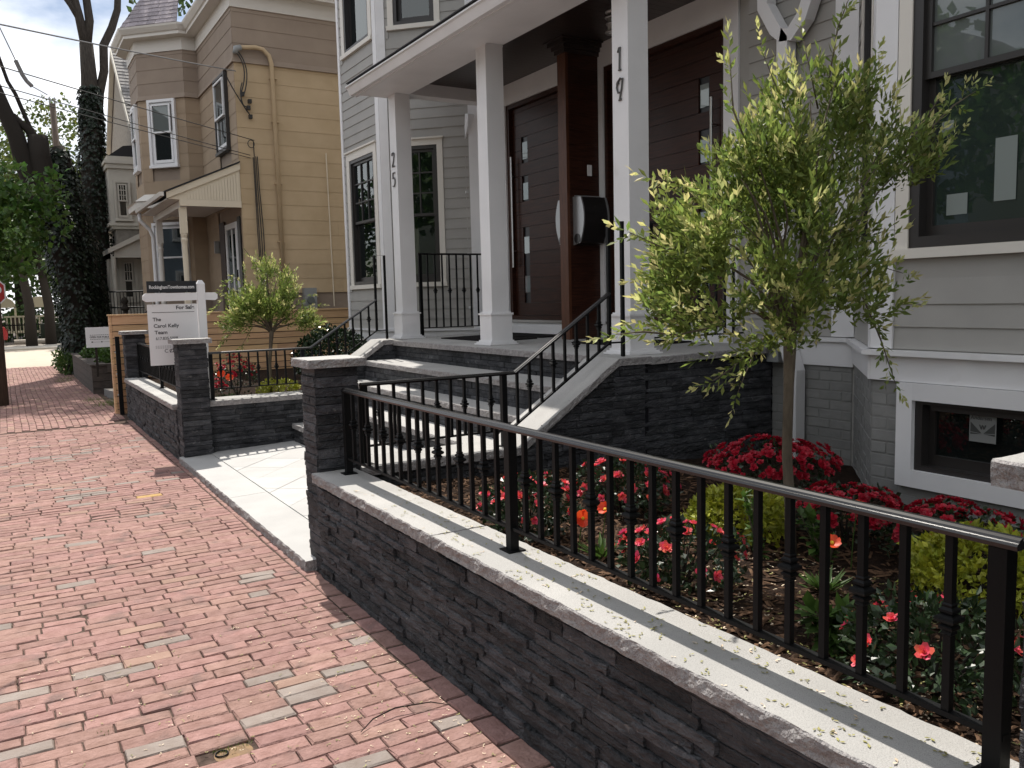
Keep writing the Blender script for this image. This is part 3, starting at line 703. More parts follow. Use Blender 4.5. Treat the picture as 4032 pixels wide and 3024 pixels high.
for pts in ([(.592, .885), (.592, .83), (.655, .825)], [(.728, .885), (.728, .83), (.665, .825)], [(.592, .826), (.655, .822), (.592, .815)], [(.728, .826), (.665, .822), (.728, .815)]):
    tri.poly([F_nf.at(u, -.039, z) for u, z in pts])
tri.obj('sticker_mark', STI, cellar)
text('Andersen', cellar, F_nf.at(.592, -.039, .9), F_nf.u, (0, 0, 1), .03, STI)
text('W', cellar, F_nf.at(.66, -.038, .848), F_nf.u, (0, 0, 1), .034, STI, bold=.001, align='CENTER')
# painted brick foundation of the near bay
for F, a, b, zt in ((F_nf, 0, F_nf.L, 1.083), (F_na, 0, F_na.L, 1.083), (F_main, F_main.L - .84, F_main.L - .02, 1.048)):
    if F is F_nf:
        fm = MB(); fb(fm, F, a - .001, .1, .24, zt, -.02, .004); fb(fm, F, 1.35, .1, b, zt, -.02, .004); fb(fm, F, .24, .1, 1.35, .5, -.02, .004); fm.obj('foundation', PAINTED_MORTAR, house)
    else: board(house, F, a - .001, .1, b, zt, .004, PAINTED_MORTAR, 'foundation', d0=-.02)
    z = .12; k = 0
    while z < zt - .01:
        h = min(.066, zt - z - .002); u = a - (.1 if k % 2 else 0)
        while u < b - .01:
            u0, u1 = max(u, a), min(u + .203, b)
            if F is F_nf and z + h > .47 and u1 > .19 and u0 < 1.4: u1 = min(u1, .19) if u0 < .19 else u1
            if not (F is F_nf and z + h > .47 and u0 >= .19 and u0 < 1.4) and u1 - u0 > .02:
                e = U(.002, .006); mb = MB(); q = .004
                mb.v = [tuple(F.M @ V(p)) for p in ((u0 + .003, 0, z), (u1 - .003, 0, z), (u1 - .003, 0, z + h), (u0 + .003, 0, z + h), (u0 + .003 + q * .5, .004 + e, z + q), (u1 - .003 - q * .5, .004 + e + U(-.002, .002), z + q), (u1 - .003 - q * .5, .004 + e, z + h - q * .5), (u0 + .003 + q * .5, .004 + e, z + h - q * .5))]
                mb.f = [(4, 5, 6, 7), (0, 1, 5, 4), (1, 2, 6, 5), (2, 3, 7, 6), (3, 0, 4, 7)]; mb.m = [0] * 5
                mb.obj('brick', PAINTED_BRICK, house)
            u += .21
        z += .074; k += 1
# doors
def door(F, D, name_label, handle_u, glass_u, panel_to):
    a, b, z0, z1 = D
    fr = MB(); ring(fr, F, a, z0, b, z1, .05, -.11, -.005); o = fr.obj('door', WOOD_DARK, house); o['label'] = name_label
    fb(MB(), F, a + .05, z0 + .05, b - .05, z1 - .05, -.10, -.075).obj('door_core', SIGNBLACK, o)
    z = z0 + .055; 
    while z < z1 - .06:
        h = min(.152, z1 - .055 - z); segs = [(a + .055, b - .055)]
        for gz in (1.79, 2.26, 2.90, 3.38):
            if z < gz + .11 and z + h > gz - .11: segs = [(a + .055, glass_u - .07), (glass_u + .07, b - .055)]
        for p, q in segs: fb(MB(), F, p, z, q, z + h - .004, -.075, -.055 + U(-.0015, .0015)).obj('plank', WOOD_DARK, o)
        z += .152
    for gz in (1.79, 2.26, 2.90, 3.38):
        gl = MB(); gl.poly([F.at(glass_u - .055, -.062, gz - .1), F.at(glass_u + .055, -.062, gz - .1), F.at(glass_u + .055, -.062, gz + .1), F.at(glass_u - .055, -.062, gz + .1)]); gl.obj('door_light', DOORGLASS, o)
    hd = MB(); p0, p1 = F.at(handle_u, .005, 2.0), F.at(handle_u, .005, 3.33); hd.tube([p0, p1], .014, 10)
    for zz in (2.2, 3.1): hd.tube([F.at(handle_u, .005, zz), F.at(handle_u, -.06, zz)], .009, 8)
    hd.obj('handle', STEEL, o)
    fb(MB(), F, a + .02, z0 - .03, b - .02, z0 - .001, -.1, .03).obj('threshold', STEEL, o)
    kick = fb(MB(), F, a - .1, 1.188, b + .1, z0 - .031, -.05, .012); kick.obj('kick_board', TRIM, house)
    c = MB(); fb(c, F, a - .10, z0 - .03, a - .001, z1 + .24, -.01, .02); fb(c, F, b + .001, z0 - .03, b + .17, z1 + .24, -.01, .02); fb(c, F, a - .001, z1 + .001, b + .001, z1 + .24, -.01, .0195)
    c.obj('door_casing', TRIM, house)
DOORGLASS = glass_mat('door_light_glass', (0.22, 0.26, 0.26), 0.0, gmix=.5)
door(F_main, D_1, 'dark plank entrance door beside the far bay', 0.80, 1.02, 0)
door(F_main, D_2, 'dark plank entrance door behind the willow', 4.20, 4.05, 0)
# partition between the doors
pt = fb(MB(), F_main, 2.46, 1.185, 2.585, 4.25, .02, .395).obj('partition', WOOD_DARK, house)
fb(MB(), F_main, 2.452, 1.183, 2.593, 4.25, .396, .43).obj('partition_post', WOOD_POST, house)
z = 1.19
while z < 4.2:
    fb(MB(), F_main, 2.5845, z, 2.592, z + .148, .025, .395).obj('partition_plank', WOOD_DARK, house); z += .152
cr = MB()
for i, (zz, e) in enumerate(((4.06, .02), (4.10, .04), (4.14, .07), (4.18, .10))): fb(cr, F_main, 2.452 - e, zz, 2.593 + e, zz + .0395 if i < 3 else 4.25, .02, .43 + e)
cr.obj('partition_crown', CEIL, house)
fb(MB(), F_main, 2.593, 2.86, 2.60, 2.97, .12, .175).obj('switch_plate', TRIM, house)
# mailboxes on both sides of the partition
def mailbox(label, u0, sgn):
    t = thing('mailbox', label, 'mailbox', tuple(F_main.at(u0, .22, 2.35)), 'wall mailboxes on the wooden partition')
    prof = []
    for i in range(13):
        s = i / 12; zz = 2.63 - s * .46; prof.append((.03 + .145 * math.sin(math.pi * min(1, s * .62 + .22)), zz))
    prof = [(0, 2.64)] + prof + [(0, 2.15)]
    for nm, m, a, b, grow in (('body', BOXBLACK, .05, .345, 0), ('side_cheek', BOXGREY, .345, .36, .012), ('side_cheek', BOXGREY, .035, .05, .012)):
        mb = MB(); pts = [F_main.at(u0 + sgn * (d + (grow if d > 0 else 0)), a, z) for d, z in prof]; mb.extrude(pts, F_main.n * (b - a)); mb.obj(nm, m, t)
    lid = MB(); pts = [F_main.at(u0 + sgn * d, .06, z) for d, z in ((0, 2.655), (.06, 2.65), (.125, 2.575), (.125, 2.56), (.05, 2.62), (0, 2.62))]; lid.extrude(pts, F_main.n * .28); lid.obj('lid', BOXGREY, t)
    tb = MB(); tb.tube([F_main.at(u0 + sgn * .07, .03, 2.215), F_main.at(u0 + sgn * .07, .366, 2.215)], .05, 14); tb.obj('paper_tube', BOXBLACK, t)
    lk = MB(); lk.tube([F_main.at(u0 + sgn * .135, .2, 2.53), F_main.at(u0 + sgn * .158, .2, 2.525)], .008, 8); lk.obj('lock', STEEL, t)
mailbox('curved black and silver mailbox on the near face of the wooden partition', 2.592, 1)
mailbox('mailbox half hidden behind the wooden partition, showing its silver side', 2.458, -1)
# porch columns, beam, ceiling, roof
def column(xa, ya, digits, lab):
    o = MB().box(xa, ya, ZP + .33, xa + .192, ya + .19, 4.049).obj('column', TRIM, house); o['label'] = lab
    b = MB(); e = .022
    b.box(xa - e, ya - e, ZP + .05, xa + .192 + e, ya + .19 + e, ZP + .30)
    for z0, z1, x in ((ZP + .30, ZP + .318, .034), (ZP + .318, ZP + .33, .015), (ZP + .035, ZP + .05, .034), (ZP + .02, ZP + .035, .052), (ZP + .006, ZP + .02, .068)): b.box(xa - x, ya - x, z0, xa + .192 + x, ya + .19 + x, z1)
    b.obj('column_base', TRIM, o)
    MB().box(xa - .003, ya - .003, 4.03, xa + .195, ya + .193, 4.0485).obj('column_cap', TRIM, o)
    return o
C19 = column(4.13, 5.11, '19', 'white square column carrying the number 19'); CM = column(4.13, 7.25, None, 'white square column without a number'); C25 = column(4.13, 9.42, '25', 'white square column carrying the number 25')
def digit(ch, col, yc, zt, h=.16, w=.085):
    S = {'1': [[(.3, .82), (.45, .97)], [(.42, 1), (.7, 1)], [(.58, 1), (.5, 0)], [(.4, 0), (.72, 0)]],
         '2': [[(.12, .80), (.2, .97), (.5, 1.0), (.8, .97), (.86, .72), (.62, .42), (.18, .03)], [(.1, 0), (.62, .03), (.95, 0)]],
         '5': [[(.9, 1), (.25, 1)], [(.25, 1), (.2, .6)], [(.2, .6), (.55, .66), (.88, .52), (.86, .2), (.6, .02), (.15, .06)]],
         '9': [[(.95, .9), (.6, 1.0), (.2, .84), (.1, .6), (.28, .36), (.62, .34)], [(.1, .78), (.4, .80)], [(.95, .97), (.78, .5), (.5, .02)], [(.4, 0), (.75, .02)]]}
    mb = MB()
    for st in S[ch]: mb.tube([(4.122, yc + w / 2 - p[0] * w, zt - h + p[1] * h) for p in st], .0075, 6)
    o = mb.obj('house_number', NUMERAL, col)
digit('1', C19, 5.205, 3.475); digit('9', C19, 5.205, 3.255); digit('2', C25, 9.515, 3.375); digit('5', C25, 9.515, 3.14)
bm = MB(); bm.box(4.13, 4.93, 4.05, 4.322, 9.61, 4.27); bm.box(4.322, 9.42, 4.05, 5.4, 9.61, 4.27); bm.box(4.322, 5.11, 4.05, 5.4, 5.30, 4.27); bm.obj('porch_beam', TRIM, house)
MB().box(3.78, 4.93, 4.036, 4.128, 9.66, 4.06).obj('soffit', TRIM, house)
MB().box(3.74, 4.90, 4.02, 3.78, 9.69, 4.15).obj('fascia', TRIM, house)
gt = MB(); pr = [(0, 0), (.05, 0), (.06, .02), (.085, .075), (.105, .085), (.105, .098), (.092, .1), (0, .1)]
gt.extrude([(3.74 - a, 4.88, 4.03 + b) for a, b in pr], (0, 4.83, 0)); gt.obj('gutter', TRIM, house)
MB().box(4.322, 5.301, 4.20, 5.45, 9.419, 4.24).obj('porch_ceiling', CEIL, house)
yy = 5.31
while yy < 9.4: MB().box(4.323, yy, 4.192, 5.45, min(yy + .088, 9.418), 4.1995).obj('ceiling_board', CEIL, house); yy += .0905
rr = MB(); rr.extrude([(3.67, 4.86, 4.145), (3.67, 4.86, 4.165), (5.45, 4.86, 4.95), (5.45, 4.86, 4.91)], (0, 4.87, 0)); rr.obj('porch_roof', ROOF_DK, house)
yy = 4.87
while yy < 9.7:
    w = U(.15, .3); m = MB(); m.extrude([(3.655, yy, 4.163), (3.655, yy, 4.175), (3.87, yy, 4.268), (3.87, yy, 4.256)], (0, min(w, 9.735 - yy), 0)); m.obj('shingle', ROOF_DK, house); yy += w + .003
# lantern under the ceiling
ln = thing('ceiling_lantern', 'round nickel lantern hanging under the porch ceiling', 'lamp', (4.95, 6.32, 4.2))
MB().lathe([(.075, 4.192), (.08, 4.175), (.05, 4.16), (.02, 4.14)], 18, at=(4.95, 6.32, 0)).obj('canopy', LANTERN, ln, True)
MB().lathe([(.058, 4.135), (.058, 4.0), (.05, 3.99)], 18, at=(4.95, 6.32, 0)).obj('lamp_glass', LAMPGLASS, ln, True)
for zz, r0 in ((4.13, .078), (4.075, .07), (4.0, .078)): MB().lathe([(r0, zz - .008), (r0 + .004, zz), (r0, zz + .008), (.055, zz + .008), (.055, zz - .008)], 18, at=(4.95, 6.32, 0)).obj('lamp_ring', LANTERN, ln, True)
# downspouts
def spout(path, w=.055, d=.042, lab=None):
    mb = MB(); pts = [V(p) for p in path]; 
    mb.tube(pts, w, 4, sq=True); o = mb.obj('downspout', TRIM, house)
    return o
spout([(5.36, 4.90, 4.06), (5.36, 4.90, 3.86), (5.36, 4.78, 3.66), (5.36, 4.70, 3.57), (5.36, 4.70, 1.3), (5.36, 4.68, 1.26), (5.36, 4.58, 1.0), (5.36, 4.58, .28)], .072)
spout([(5.36, 4.72, 3.60), (5.36, 4.63, 3.58), (5.36, 4.52, 3.68), (5.36, 4.44, 3.85), (5.36, 4.44, 5.4)], .072)
spout([(5.36, 9.86, 4.0), (5.36, 9.88, 3.86), (5.36, 9.98, 3.68), (5.36, 9.97, 3.55), (5.36, 9.97, 1.18)], .062)
for zz in (3.0, 2.2, 1.5): MB().box(5.30, 9.905, zz, 5.44, 9.925, zz + .03).obj('spout_strap', TRIM, house)
# meter by the porch
mt = thing('electric_meter', 'small grey electric meter box on the wall behind the willow trunk', 'meter', (5.36, 4.80, 1.2))
MB().box(5.34, 4.74, 1.06, 5.42, 4.86, 1.30).obj('meter_box', METER, mt); MB().lathe([(.045, 0), (.045, .05), (.03, .06)], 14).mesh
m_ = MB(); m_.tube([(5.34, 4.80, 1.22), (5.29, 4.80, 1.22)], .045, 14); m_.obj('meter_glass', GLASS_FILM, mt)

# door mats
def doormat(label, x0, y0, x1, y1):
    mb = MB(); zf = ZP + .001
    mb.v = [(x, y, zporch(x, y) + zf + dz) for dz in (0, .012) for x, y in rect(x0, y0, x1, y1)]
    for q in ((3, 2, 1, 0), (4, 5, 6, 7), (0, 1, 5, 4), (1, 2, 6, 5), (2, 3, 7, 6), (3, 0, 4, 7)): mb.face(q)
    tag(mb.obj('door_mat', MAT_RUBBER), label, 'mat', 'black door mats')
doormat('black door mat between the first two columns at the top of the steps', 4.40, 7.72, 4.95, 8.95)
doormat('black door mat at the foot of the far entrance door', 5.05, 7.8, 5.42, 9.15)
doormat('black door mat beside the near corner column', 4.72, 5.75, 5.35, 6.75)

# ------------------------------------------------------------------ railings
BAL = MB().box(-.0088, -.0088, 0, .0088, .0088, 1).mesh('baluster', IRON)
COLLAR = MB().lathe([(.010, -.042), (.014, -.038), (.012, -.031), (.018, -.025), (.0185, -.019), (.013, -.014), (.024, -.006), (.026, 0), (.024, .006), (.013, .013), (.0185, .019), (.018, .025), (.012, .031), (.014, .038), (.010, .042)], 4, sq=True).mesh('collar', IRON)
CAPR = [(-.022, -.012), (.022, -.012), (.024, -.003), (.021, .002), (.017, .003), (.014, .008), (.006, .0115), (-.006, .0115), (-.014, .008), (-.017, .003), (-.021, .002), (-.024, -.003)]
def railing(name, label, A, B, top, bot, posts=(), bals=(), collars=(), colz=None, loop=None, pw=.019, group='black wrought iron railings'):
    """A,B plan end points; top/bot: list of (s, z) along the run; posts: (s, zbase, ztop); bals: stations."""
    A, B = V((*A, 0)), V((*B, 0)); d = (B - A).normalized()
    t = thing(name, label, 'railing', tuple((A + B) / 2), group)
    P = lambda s, z: A + d * s + V((0, 0, z))
    def zi(tab, s):
        for (a, za), (b, zb) in zip(tab, tab[1:]):
            if s <= b + 1e-6: return za + (zb - za) * (s - a) / max(1e-6, b - a)
        return tab[-1][1]
    MB().sweep([P(s, z) for s, z in top], CAPR).obj('top_rail', IRON_RAIL, t)
    MB().sweep([P(s, z) for s, z in bot], [(-.012, -.006), (.012, -.006), (.012, .006), (-.012, .006)]).obj('bottom_rail', IRON, t)
    rot = Matrix.Rotation(math.atan2(d.y, d.x), 4, 'Z')
    for s, zb, zt in posts:
        c = P(s, 0); X = Matrix.Translation(c) @ rot
        MB().box(-pw, -pw, zb, pw, pw, zt, X=X).obj('post', IRON, t)
        MB().box(-pw - .02, -pw - .02, zb + .0005, pw + .02, pw + .02, zb + .006, X=X).obj('post_foot', IRON, t)
    for k, s in enumerate(bals):
        z0, z1 = zi(bot, s), zi(top, s) - .008
        o = place(BAL, 'baluster', t, Matrix.Translation(P(s, z0)) @ rot @ Matrix.Diagonal((1, 1, z1 - z0, 1)))
        if k in collars:
            cz = colz(s) if colz else z0 + (z1 - z0) * .5
            place(COLLAR, 'collar', o, Matrix.Translation(P(s, cz)) @ rot @ Matrix.Diagonal((.86, .86, .86, 1)))
    if loop:
        for pts, r in loop: MB().tube([P(s, z) for s, z in pts], r, 4, sq=True).obj('end_post', IRON, t)
    return t
# foreground railing (s runs from the gate pillar toward the camera)
y0r = 4.72
def sp(a, b, step): 
    n = int(round((b - a) / step)); return [a + (b - a) * i / n for i in range(1, n)]
b1 = sp(0, 1.868, .1096); b2 = sp(1.868, 3.80, .1072)
n1 = len(b1)
colset = {i for i in range(n1) if i % 2 == 0} | {n1 + i for i in range(len(b2)) if i % 2 == 0}
railing('iron_railing', 'long black iron railing on the foreground garden wall', (1.69, y0r), (1.69, .8),
        [(-.02, 1.118), (3.84, 1.124)], [(0, .715), (3.82, .715)], [(0, .622, 1.106), (1.868, .622, 1.107), (3.80, .622, 1.11)], b1 + b2, colset, lambda s: .925)
# near return + stair railing
XN = 1.88
def ledge_rail(label, y, sgn):
    top = [(-.02, 1.122), (1.086, 1.122), (1.905, 1.645)]; bot = [(0, .735), (1.05, .735), (1.905, 1.285), (2.03, 1.285)]
    bl = sp(0, 1.0, .1) + [1.11] + [1.11 + .1 * i for i in range(1, 8)]
    cs = {i for i in range(len(bl)) if i % 2 == (0)} 
    def cz(s): return .94 if s < 1.06 else .94 + (s - 1.06) * .64
    return railing('iron_railing', label, (XN, y), (XN + 2.1, y), top, bot, [(0.0, .622, 1.11), (1.0, .622, 1.11)], bl, cs, cz,
                   [([(1.905, 1.285), (1.905, 2.162), (2.03, 2.162), (2.03, 1.18)], .017)])
ledge_rail('black iron handrail climbing the near side of the steps', 4.93, 1)
ledge_rail('black iron handrail climbing the far side of the steps', 9.40, -1)
b3 = sp(0, 3.95, .11)
railing('iron_railing', 'short dense black railing between the two left pillars', (1.69, 13.50), (1.69, 9.5), [(0, 1.10), (3.98, 1.10)], [(0, .70), (3.98, .70)],
        [(0.03, .595, 1.09), (2.0, .595, 1.09), (3.95, .595, 1.09)], b3, {i for i in range(len(b3)) if i % 2 == 0}, lambda s: .9)
b4 = sp(0, 1.0, .105)
railing('iron_railing', 'black porch railing in front of the far bay window', (4.40, 9.53), (5.42, 9.53), [(0, 2.19), (1.02, 2.19)], [(0, 1.285), (1.02, 1.285)],
        [(.03, ZP, 2.18)], [.03 + q for q in b4], {1, 3, 5, 7}, lambda s: 1.74)
railing('iron_railing', 'black porch railing behind the willow next to column 19', (4.38, 5.2), (5.42, 5.2), [(0, 2.19), (1.04, 2.19)], [(0, 1.285), (1.04, 1.285)],
        [(.02, ZP, 2.18)], [.03 + q for q in b4], set(), None)


# ------------------------------------------------------------------ garden beds
def zmul(x, y): return .505 - .056 * (x - 1.8) + 0.02 * noise.noise(V((x * 3, y * 3, 0))) + 0.008 * noise.noise(V((x * 11, y * 11, 0)))
def bed(name, label, x0, y0, x1, y1, zf, nx, ny):
    mb = MB()
    for j in range(ny + 1):
        for i in range(nx + 1):
            x, y = x0 + (x1 - x0) * i / nx, y0 + (y1 - y0) * j / ny; mb.v.append((x, y, zf(x, y)))
    for j in range(ny):
        for i in range(nx): mb.face((j * (nx + 1) + i, j * (nx + 1) + i + 1, (j + 1) * (nx + 1) + i + 1, (j + 1) * (nx + 1) + i))
    o = mb.obj(name, MULCH, None, True); o['kind'] = 'structure'; return o
bed('mulch_bed', '', 1.77, -1.0, 5.5, 4.868, zmul, 50, 70)
def zl(x, y): return .535 + 0.015 * noise.noise(V((x * 3, y * 3, 0)))
bed('mulch_bed', '', 1.74, 9.61, 5.5, 14.3, zl, 24, 24)
ch = MB()
for i in range(5200):
    x, y = 1.78 + 2.4 * R() ** 1.3, U(.85, 4.85); z = zmul(x, y) + U(.001, .012)
    a, b, l, w = U(0, 6.28), U(-.35, .35), U(.012, .042), U(.003, .009)
    d = V((math.cos(a), math.sin(a), b)) * l; s_ = V((-math.sin(a), math.cos(a), U(-.4, .4))) * w; c = V((x, y, z))
    k = len(ch.v); ch.v += [tuple(c - d - s_), tuple(c + d - s_), tuple(c + d + s_), tuple(c - d + s_), tuple(c + V((0, 0, .006)))]
    for q in ((0, 1, 4), (1, 2, 4), (2, 3, 4), (3, 0, 4)): ch.face([k + t for t in q])
o = ch.obj('bark_chips', CHIP); o['kind'] = 'stuff'
# fallen maple seeds on coping, pavement and mulch
sd = MB()
def seed(x, y, z, m=0, sc=1.0):
    a = U(0, 6.28)
    for sg in (-1, 1):
        aa = a + sg * U(.5, 1.3); L = U(.010, .019) * sc; w = .0032 * sc
        d = V((math.cos(aa), math.sin(aa), U(.0, .25))); s_ = V((-d.y, d.x, 0)) * w; c = V((x, y, z))
        k = len(sd.v); sd.v += [tuple(c), tuple(c + d * L * .6 + s_), tuple(c + d * L), tuple(c + d * L * .6 - s_)]; sd.face((k, k + 1, k + 2, k + 3), m)
for i in range(330):
    yy = .85 + 3.4 * R() ** 1.5; xs_ = U(1.52, 1.76)
    if noise.noise(V((xs_ * 9, yy * 5, 1))) > -.12 or R() < .15: seed(xs_, yy, .6245, 1 if R() < .2 else 0, U(.7, 1.25))
for i in range(520):
    x = 1.43 - 1.5 * R() ** 1.6; yy = 1.7 + 2.7 * R() ** 1.3
    seed(x, yy, wav(x, yy) + .004, 1 if R() < .55 else 0, .8)
for i in range(600): 
    x, yy = U(1.8, 3.0), U(.9, 2.6); seed(x, yy, zmul(x, yy) + .014, 1 if R() < .4 else 0)
o = sd.obj('fallen_seeds', [SEED, STRAW]); o['kind'] = 'stuff'
tw = MB(); tw.tube([(1.05, 2.93, .012), (1.12, 2.98, .022), (1.22, 3.0, .03), (1.36, 2.97, .028), (1.43, 2.93, .012)], [.002, .003, .003, .0025, .0015], 5)
tag(tw.obj('twig', BARK_DK), 'thin curved dark twig lying on the bricks by the foreground wall', 'twig')
# water valve in the pavement with grass
vt = thing('water_valve', 'rusty round water valve cover sunk in the bricks with grass tufts', 'valve', (.6, 3.09, 0))
mb = MB(); mb.lathe([(.072, -.02), (.072, -.010), (.066, -.008), (.0, -.009)], 24, at=(.615, 3.085, 0)); mb.obj('cover', VALVE, vt)
mb = MB(); mb.tube([(.575 + .022 * math.cos(t * .3), 3.095 + .022 * math.sin(t * .3), -.004) for t in range(22)], .003, 6); mb.obj('ring', IRON, vt)
gb = MB()
def blades(mb, x, y, z, n, h, rad, m=0):
    for i in range(n):
        a, r_ = U(0, 6.28), rad * math.sqrt(R()); bx, by = x + r_ * math.cos(a), y + r_ * math.sin(a); t = U(0, 6.28); l = h * U(.5, 1.1)
        tip = V((bx + math.cos(t) * l * .6, by + math.sin(t) * l * .6, z + l)); s_ = V((-math.sin(t), math.cos(t), 0)) * .0018
        k = len(mb.v); mb.v += [tuple(V((bx, by, z)) - s_), tuple(V((bx, by, z)) + s_), tuple(tip)]; mb.face((k, k + 1, k + 2), m)
blades(gb, .575, 3.12, -.012, 60, .018, .035); blades(gb, .65, 3.13, -.012, 60, .015, .04)
for i in range(26):
    x, yy = U(-.4, 1.43), U(1.8, 4.5); blades(gb, x, yy, -.006, 9, .014, .02)
for (x, yy) in ((1.42, 15.9), (1.38, 15.6), (1.3, 16.6), (1.1, 21.5), (1.2, 22.2)): blades(gb, x, yy, -.02, 120, .12, .2)
o = gb.obj('grass', GRASSM); o['kind'] = 'stuff'

# ------------------------------------------------------------------ plants
def leaf(mb, c, d, up, L, w, m=0, fold=.25):
    s_ = d.cross(up)
    if s_.length < 1e-4: s_ = d.cross(V((1, .3, .2)))
    s_.normalize(); n_ = s_.cross(d)
    k = len(mb.v)
    mb.v += [tuple(c), tuple(c + d * L * .5 + s_ * w + n_ * w * fold), tuple(c + d * L), tuple(c + d * L * .5 - s_ * w + n_ * w * fold)]
    mb.face((k, k + 1, k + 2), m); mb.face((k, k + 2, k + 3), m)
def rdir(zmin=-1):
    while True:
        v = V((U(-1, 1), U(-1, 1), U(-1, 1)))
        if .05 < v.length < 1 and v.z / v.length > zmin: return v.normalized()
def shrub(mb, c, rx, ry, rz, n, L, w, m=0, shell=.45, zmin=-.25, lump=.22):
    c = V(c)
    for i in range(n):
        d = rdir(zmin); q = 1 + lump * noise.noise(d * 2.3 + c * 3)
        p = c + V((d.x * rx, d.y * ry, d.z * rz)) * q * (1 - shell * R() ** 1.5)
        ld = (d * .7 + rdir() * .9 + V((0, 0, .25))).normalized()
        leaf(mb, p, ld, rdir(), L * U(.6, 1.25), w * U(.7, 1.2), m)
def rose_mesh(seed_, r, m):
    rnd = random.Random(seed_); mb = MB()
    for ringi, (n, rr, tilt) in enumerate(((5, 1.0, .25), (5, .75, .65), (4, .45, 1.1))):
        for i in range(n):
            a = 6.283 * i / n + ringi * .6 + rnd.uniform(-.2, .2); d = V((math.cos(a) * math.cos(tilt), math.sin(a) * math.cos(tilt), math.sin(tilt)))
            s_ = V((-math.sin(a), math.cos(a), 0)); k = len(mb.v); q = r * rr
            mb.v += [(0, 0, 0), tuple(d * q * .6 + s_ * q * .42), tuple(d * q + V((0, 0, q * .12)) + s_ * q * .2), tuple(d * q + V((0, 0, q * .12)) - s_ * q * .2), tuple(d * q * .6 - s_ * q * .42)]
            mb.face((k, k + 1, k + 2, k + 3, k + 4))
    return mb.mesh('blossom', m)
ROSES = [rose_mesh(i, .0235, PETAL_ROSE) for i in range(4)]
AZALEA = [rose_mesh(i + 9, .025, PETAL_AZ) for i in range(4)]
def rotto(d): return V(d).to_track_quat('Z', 'Y').to_matrix().to_4x4() @ Matrix.Rotation(U(0, 6.28), 4, 'Z')
def rosebush(label, x, y, r, h, n, nl, meshes=None, cat='rose bush', name='rose_bush', group='coral rose bushes in the mulch', bias=None, fs=1.0, zf=zmul, leafm=LEAF_DK, zc=.5):
    z = zf(x, y); t = thing(name, label, cat, (x, y, z), group)
    st = MB()
    for i in range(7):
        d = rdir(.3); st.tube([(x, y, z - .02), V((x, y, z)) + V((d.x * r * .4, d.y * r * .4, h * .35)), V((x, y, z)) + V((d.x * r * .8, d.y * r * .8, h * .8))], [.006, .004, .002], 5)
    st.obj('stems', BARK_DK, t)
    lf = MB(); shrub(lf, (x, y, z + h * zc), r, r, h * .5, nl, .034, .011, zmin=-.9, lump=.3); lf.obj('foliage', leafm, t)
    for i in range(n):
        d = rdir(-.15 if meshes is None else 0.05)
        if bias: d = (d + V(bias) * .5).normalized()
        q = 1 + .3 * noise.noise(d * 2.3 + V((x, y, z + h * zc)) * 3)
        p = V((x, y, z + h * zc)) + V((d.x * r, d.y * r, d.z * h * .5)) * min(q, 1.12) * U(.94, 1.04)
        s_ = U(.75, 1.15) * fs
        place(random.choice(meshes or ROSES), 'blossom', t, Matrix.Translation(p) @ rotto((d + V((0, 0, .4)) + rdir() * .3)) @ Matrix.Diagonal((s_, s_, s_, 1)))
    return t
rosebush('coral rose bush just behind the middle post of the foreground railing', 2.08, 3.36, .22, .30, 40, 1200)
rosebush('tall coral rose bush in front of the dark stone stair wall', 2.84, 3.60, .28, .31, 52, 1100, fs=1.1)
rosebush('spreading pink rose bush close behind the railing left of the gold spirea', 2.21, 2.44, .25, .25, 40, 900, fs=1.05)
rosebush('coral rose bush at the lower right behind the last balusters', 2.20, 1.38, .25, .27, 24, 1200)
AZG = 'crimson azaleas along the house wall'
rosebush('crimson azalea in the corner by the downspout', 3.96, 3.55, .36, .35, 230, 700, AZALEA, 'azalea', 'azalea_bush', AZG, fs=1.15)
rosebush('crimson azalea to the right of the willow trunk', 3.43, 2.62, .26, .28, 140, 500, AZALEA, 'azalea', 'azalea_bush', AZG, fs=1.1)
rosebush('crimson azalea below the cellar window', 3.54, 2.16, .29, .25, 120, 600, AZALEA, 'azalea', 'azalea_bush', AZG, fs=1.1)
def spirea(label, x, y, r, h, n, zf=zmul, L=.036):
    z = zf(x, y); t = thing('spirea_bush', label, 'spirea', (x, y, z), 'golden spirea mounds')
    st = MB(); st.tube([(x, y, z - .02), (x, y, z + h * .5)], [.02, .01], 6); st.obj('stem', BARK_DK, t)
    lf = MB(); shrub(lf, (x, y, z + h * .36), r, r, h * .56, n, L, L * .3, shell=.35, zmin=-.5, lump=.25); lf.obj('foliage', LEAF_GOLD, t)
spirea('rounded golden spirea left of the near willow trunk', 3.00, 2.90, .25, .28, 2400)
spirea('bright golden spirea at the right edge behind the last post', 3.14, 1.78, .26, .28, 2600)
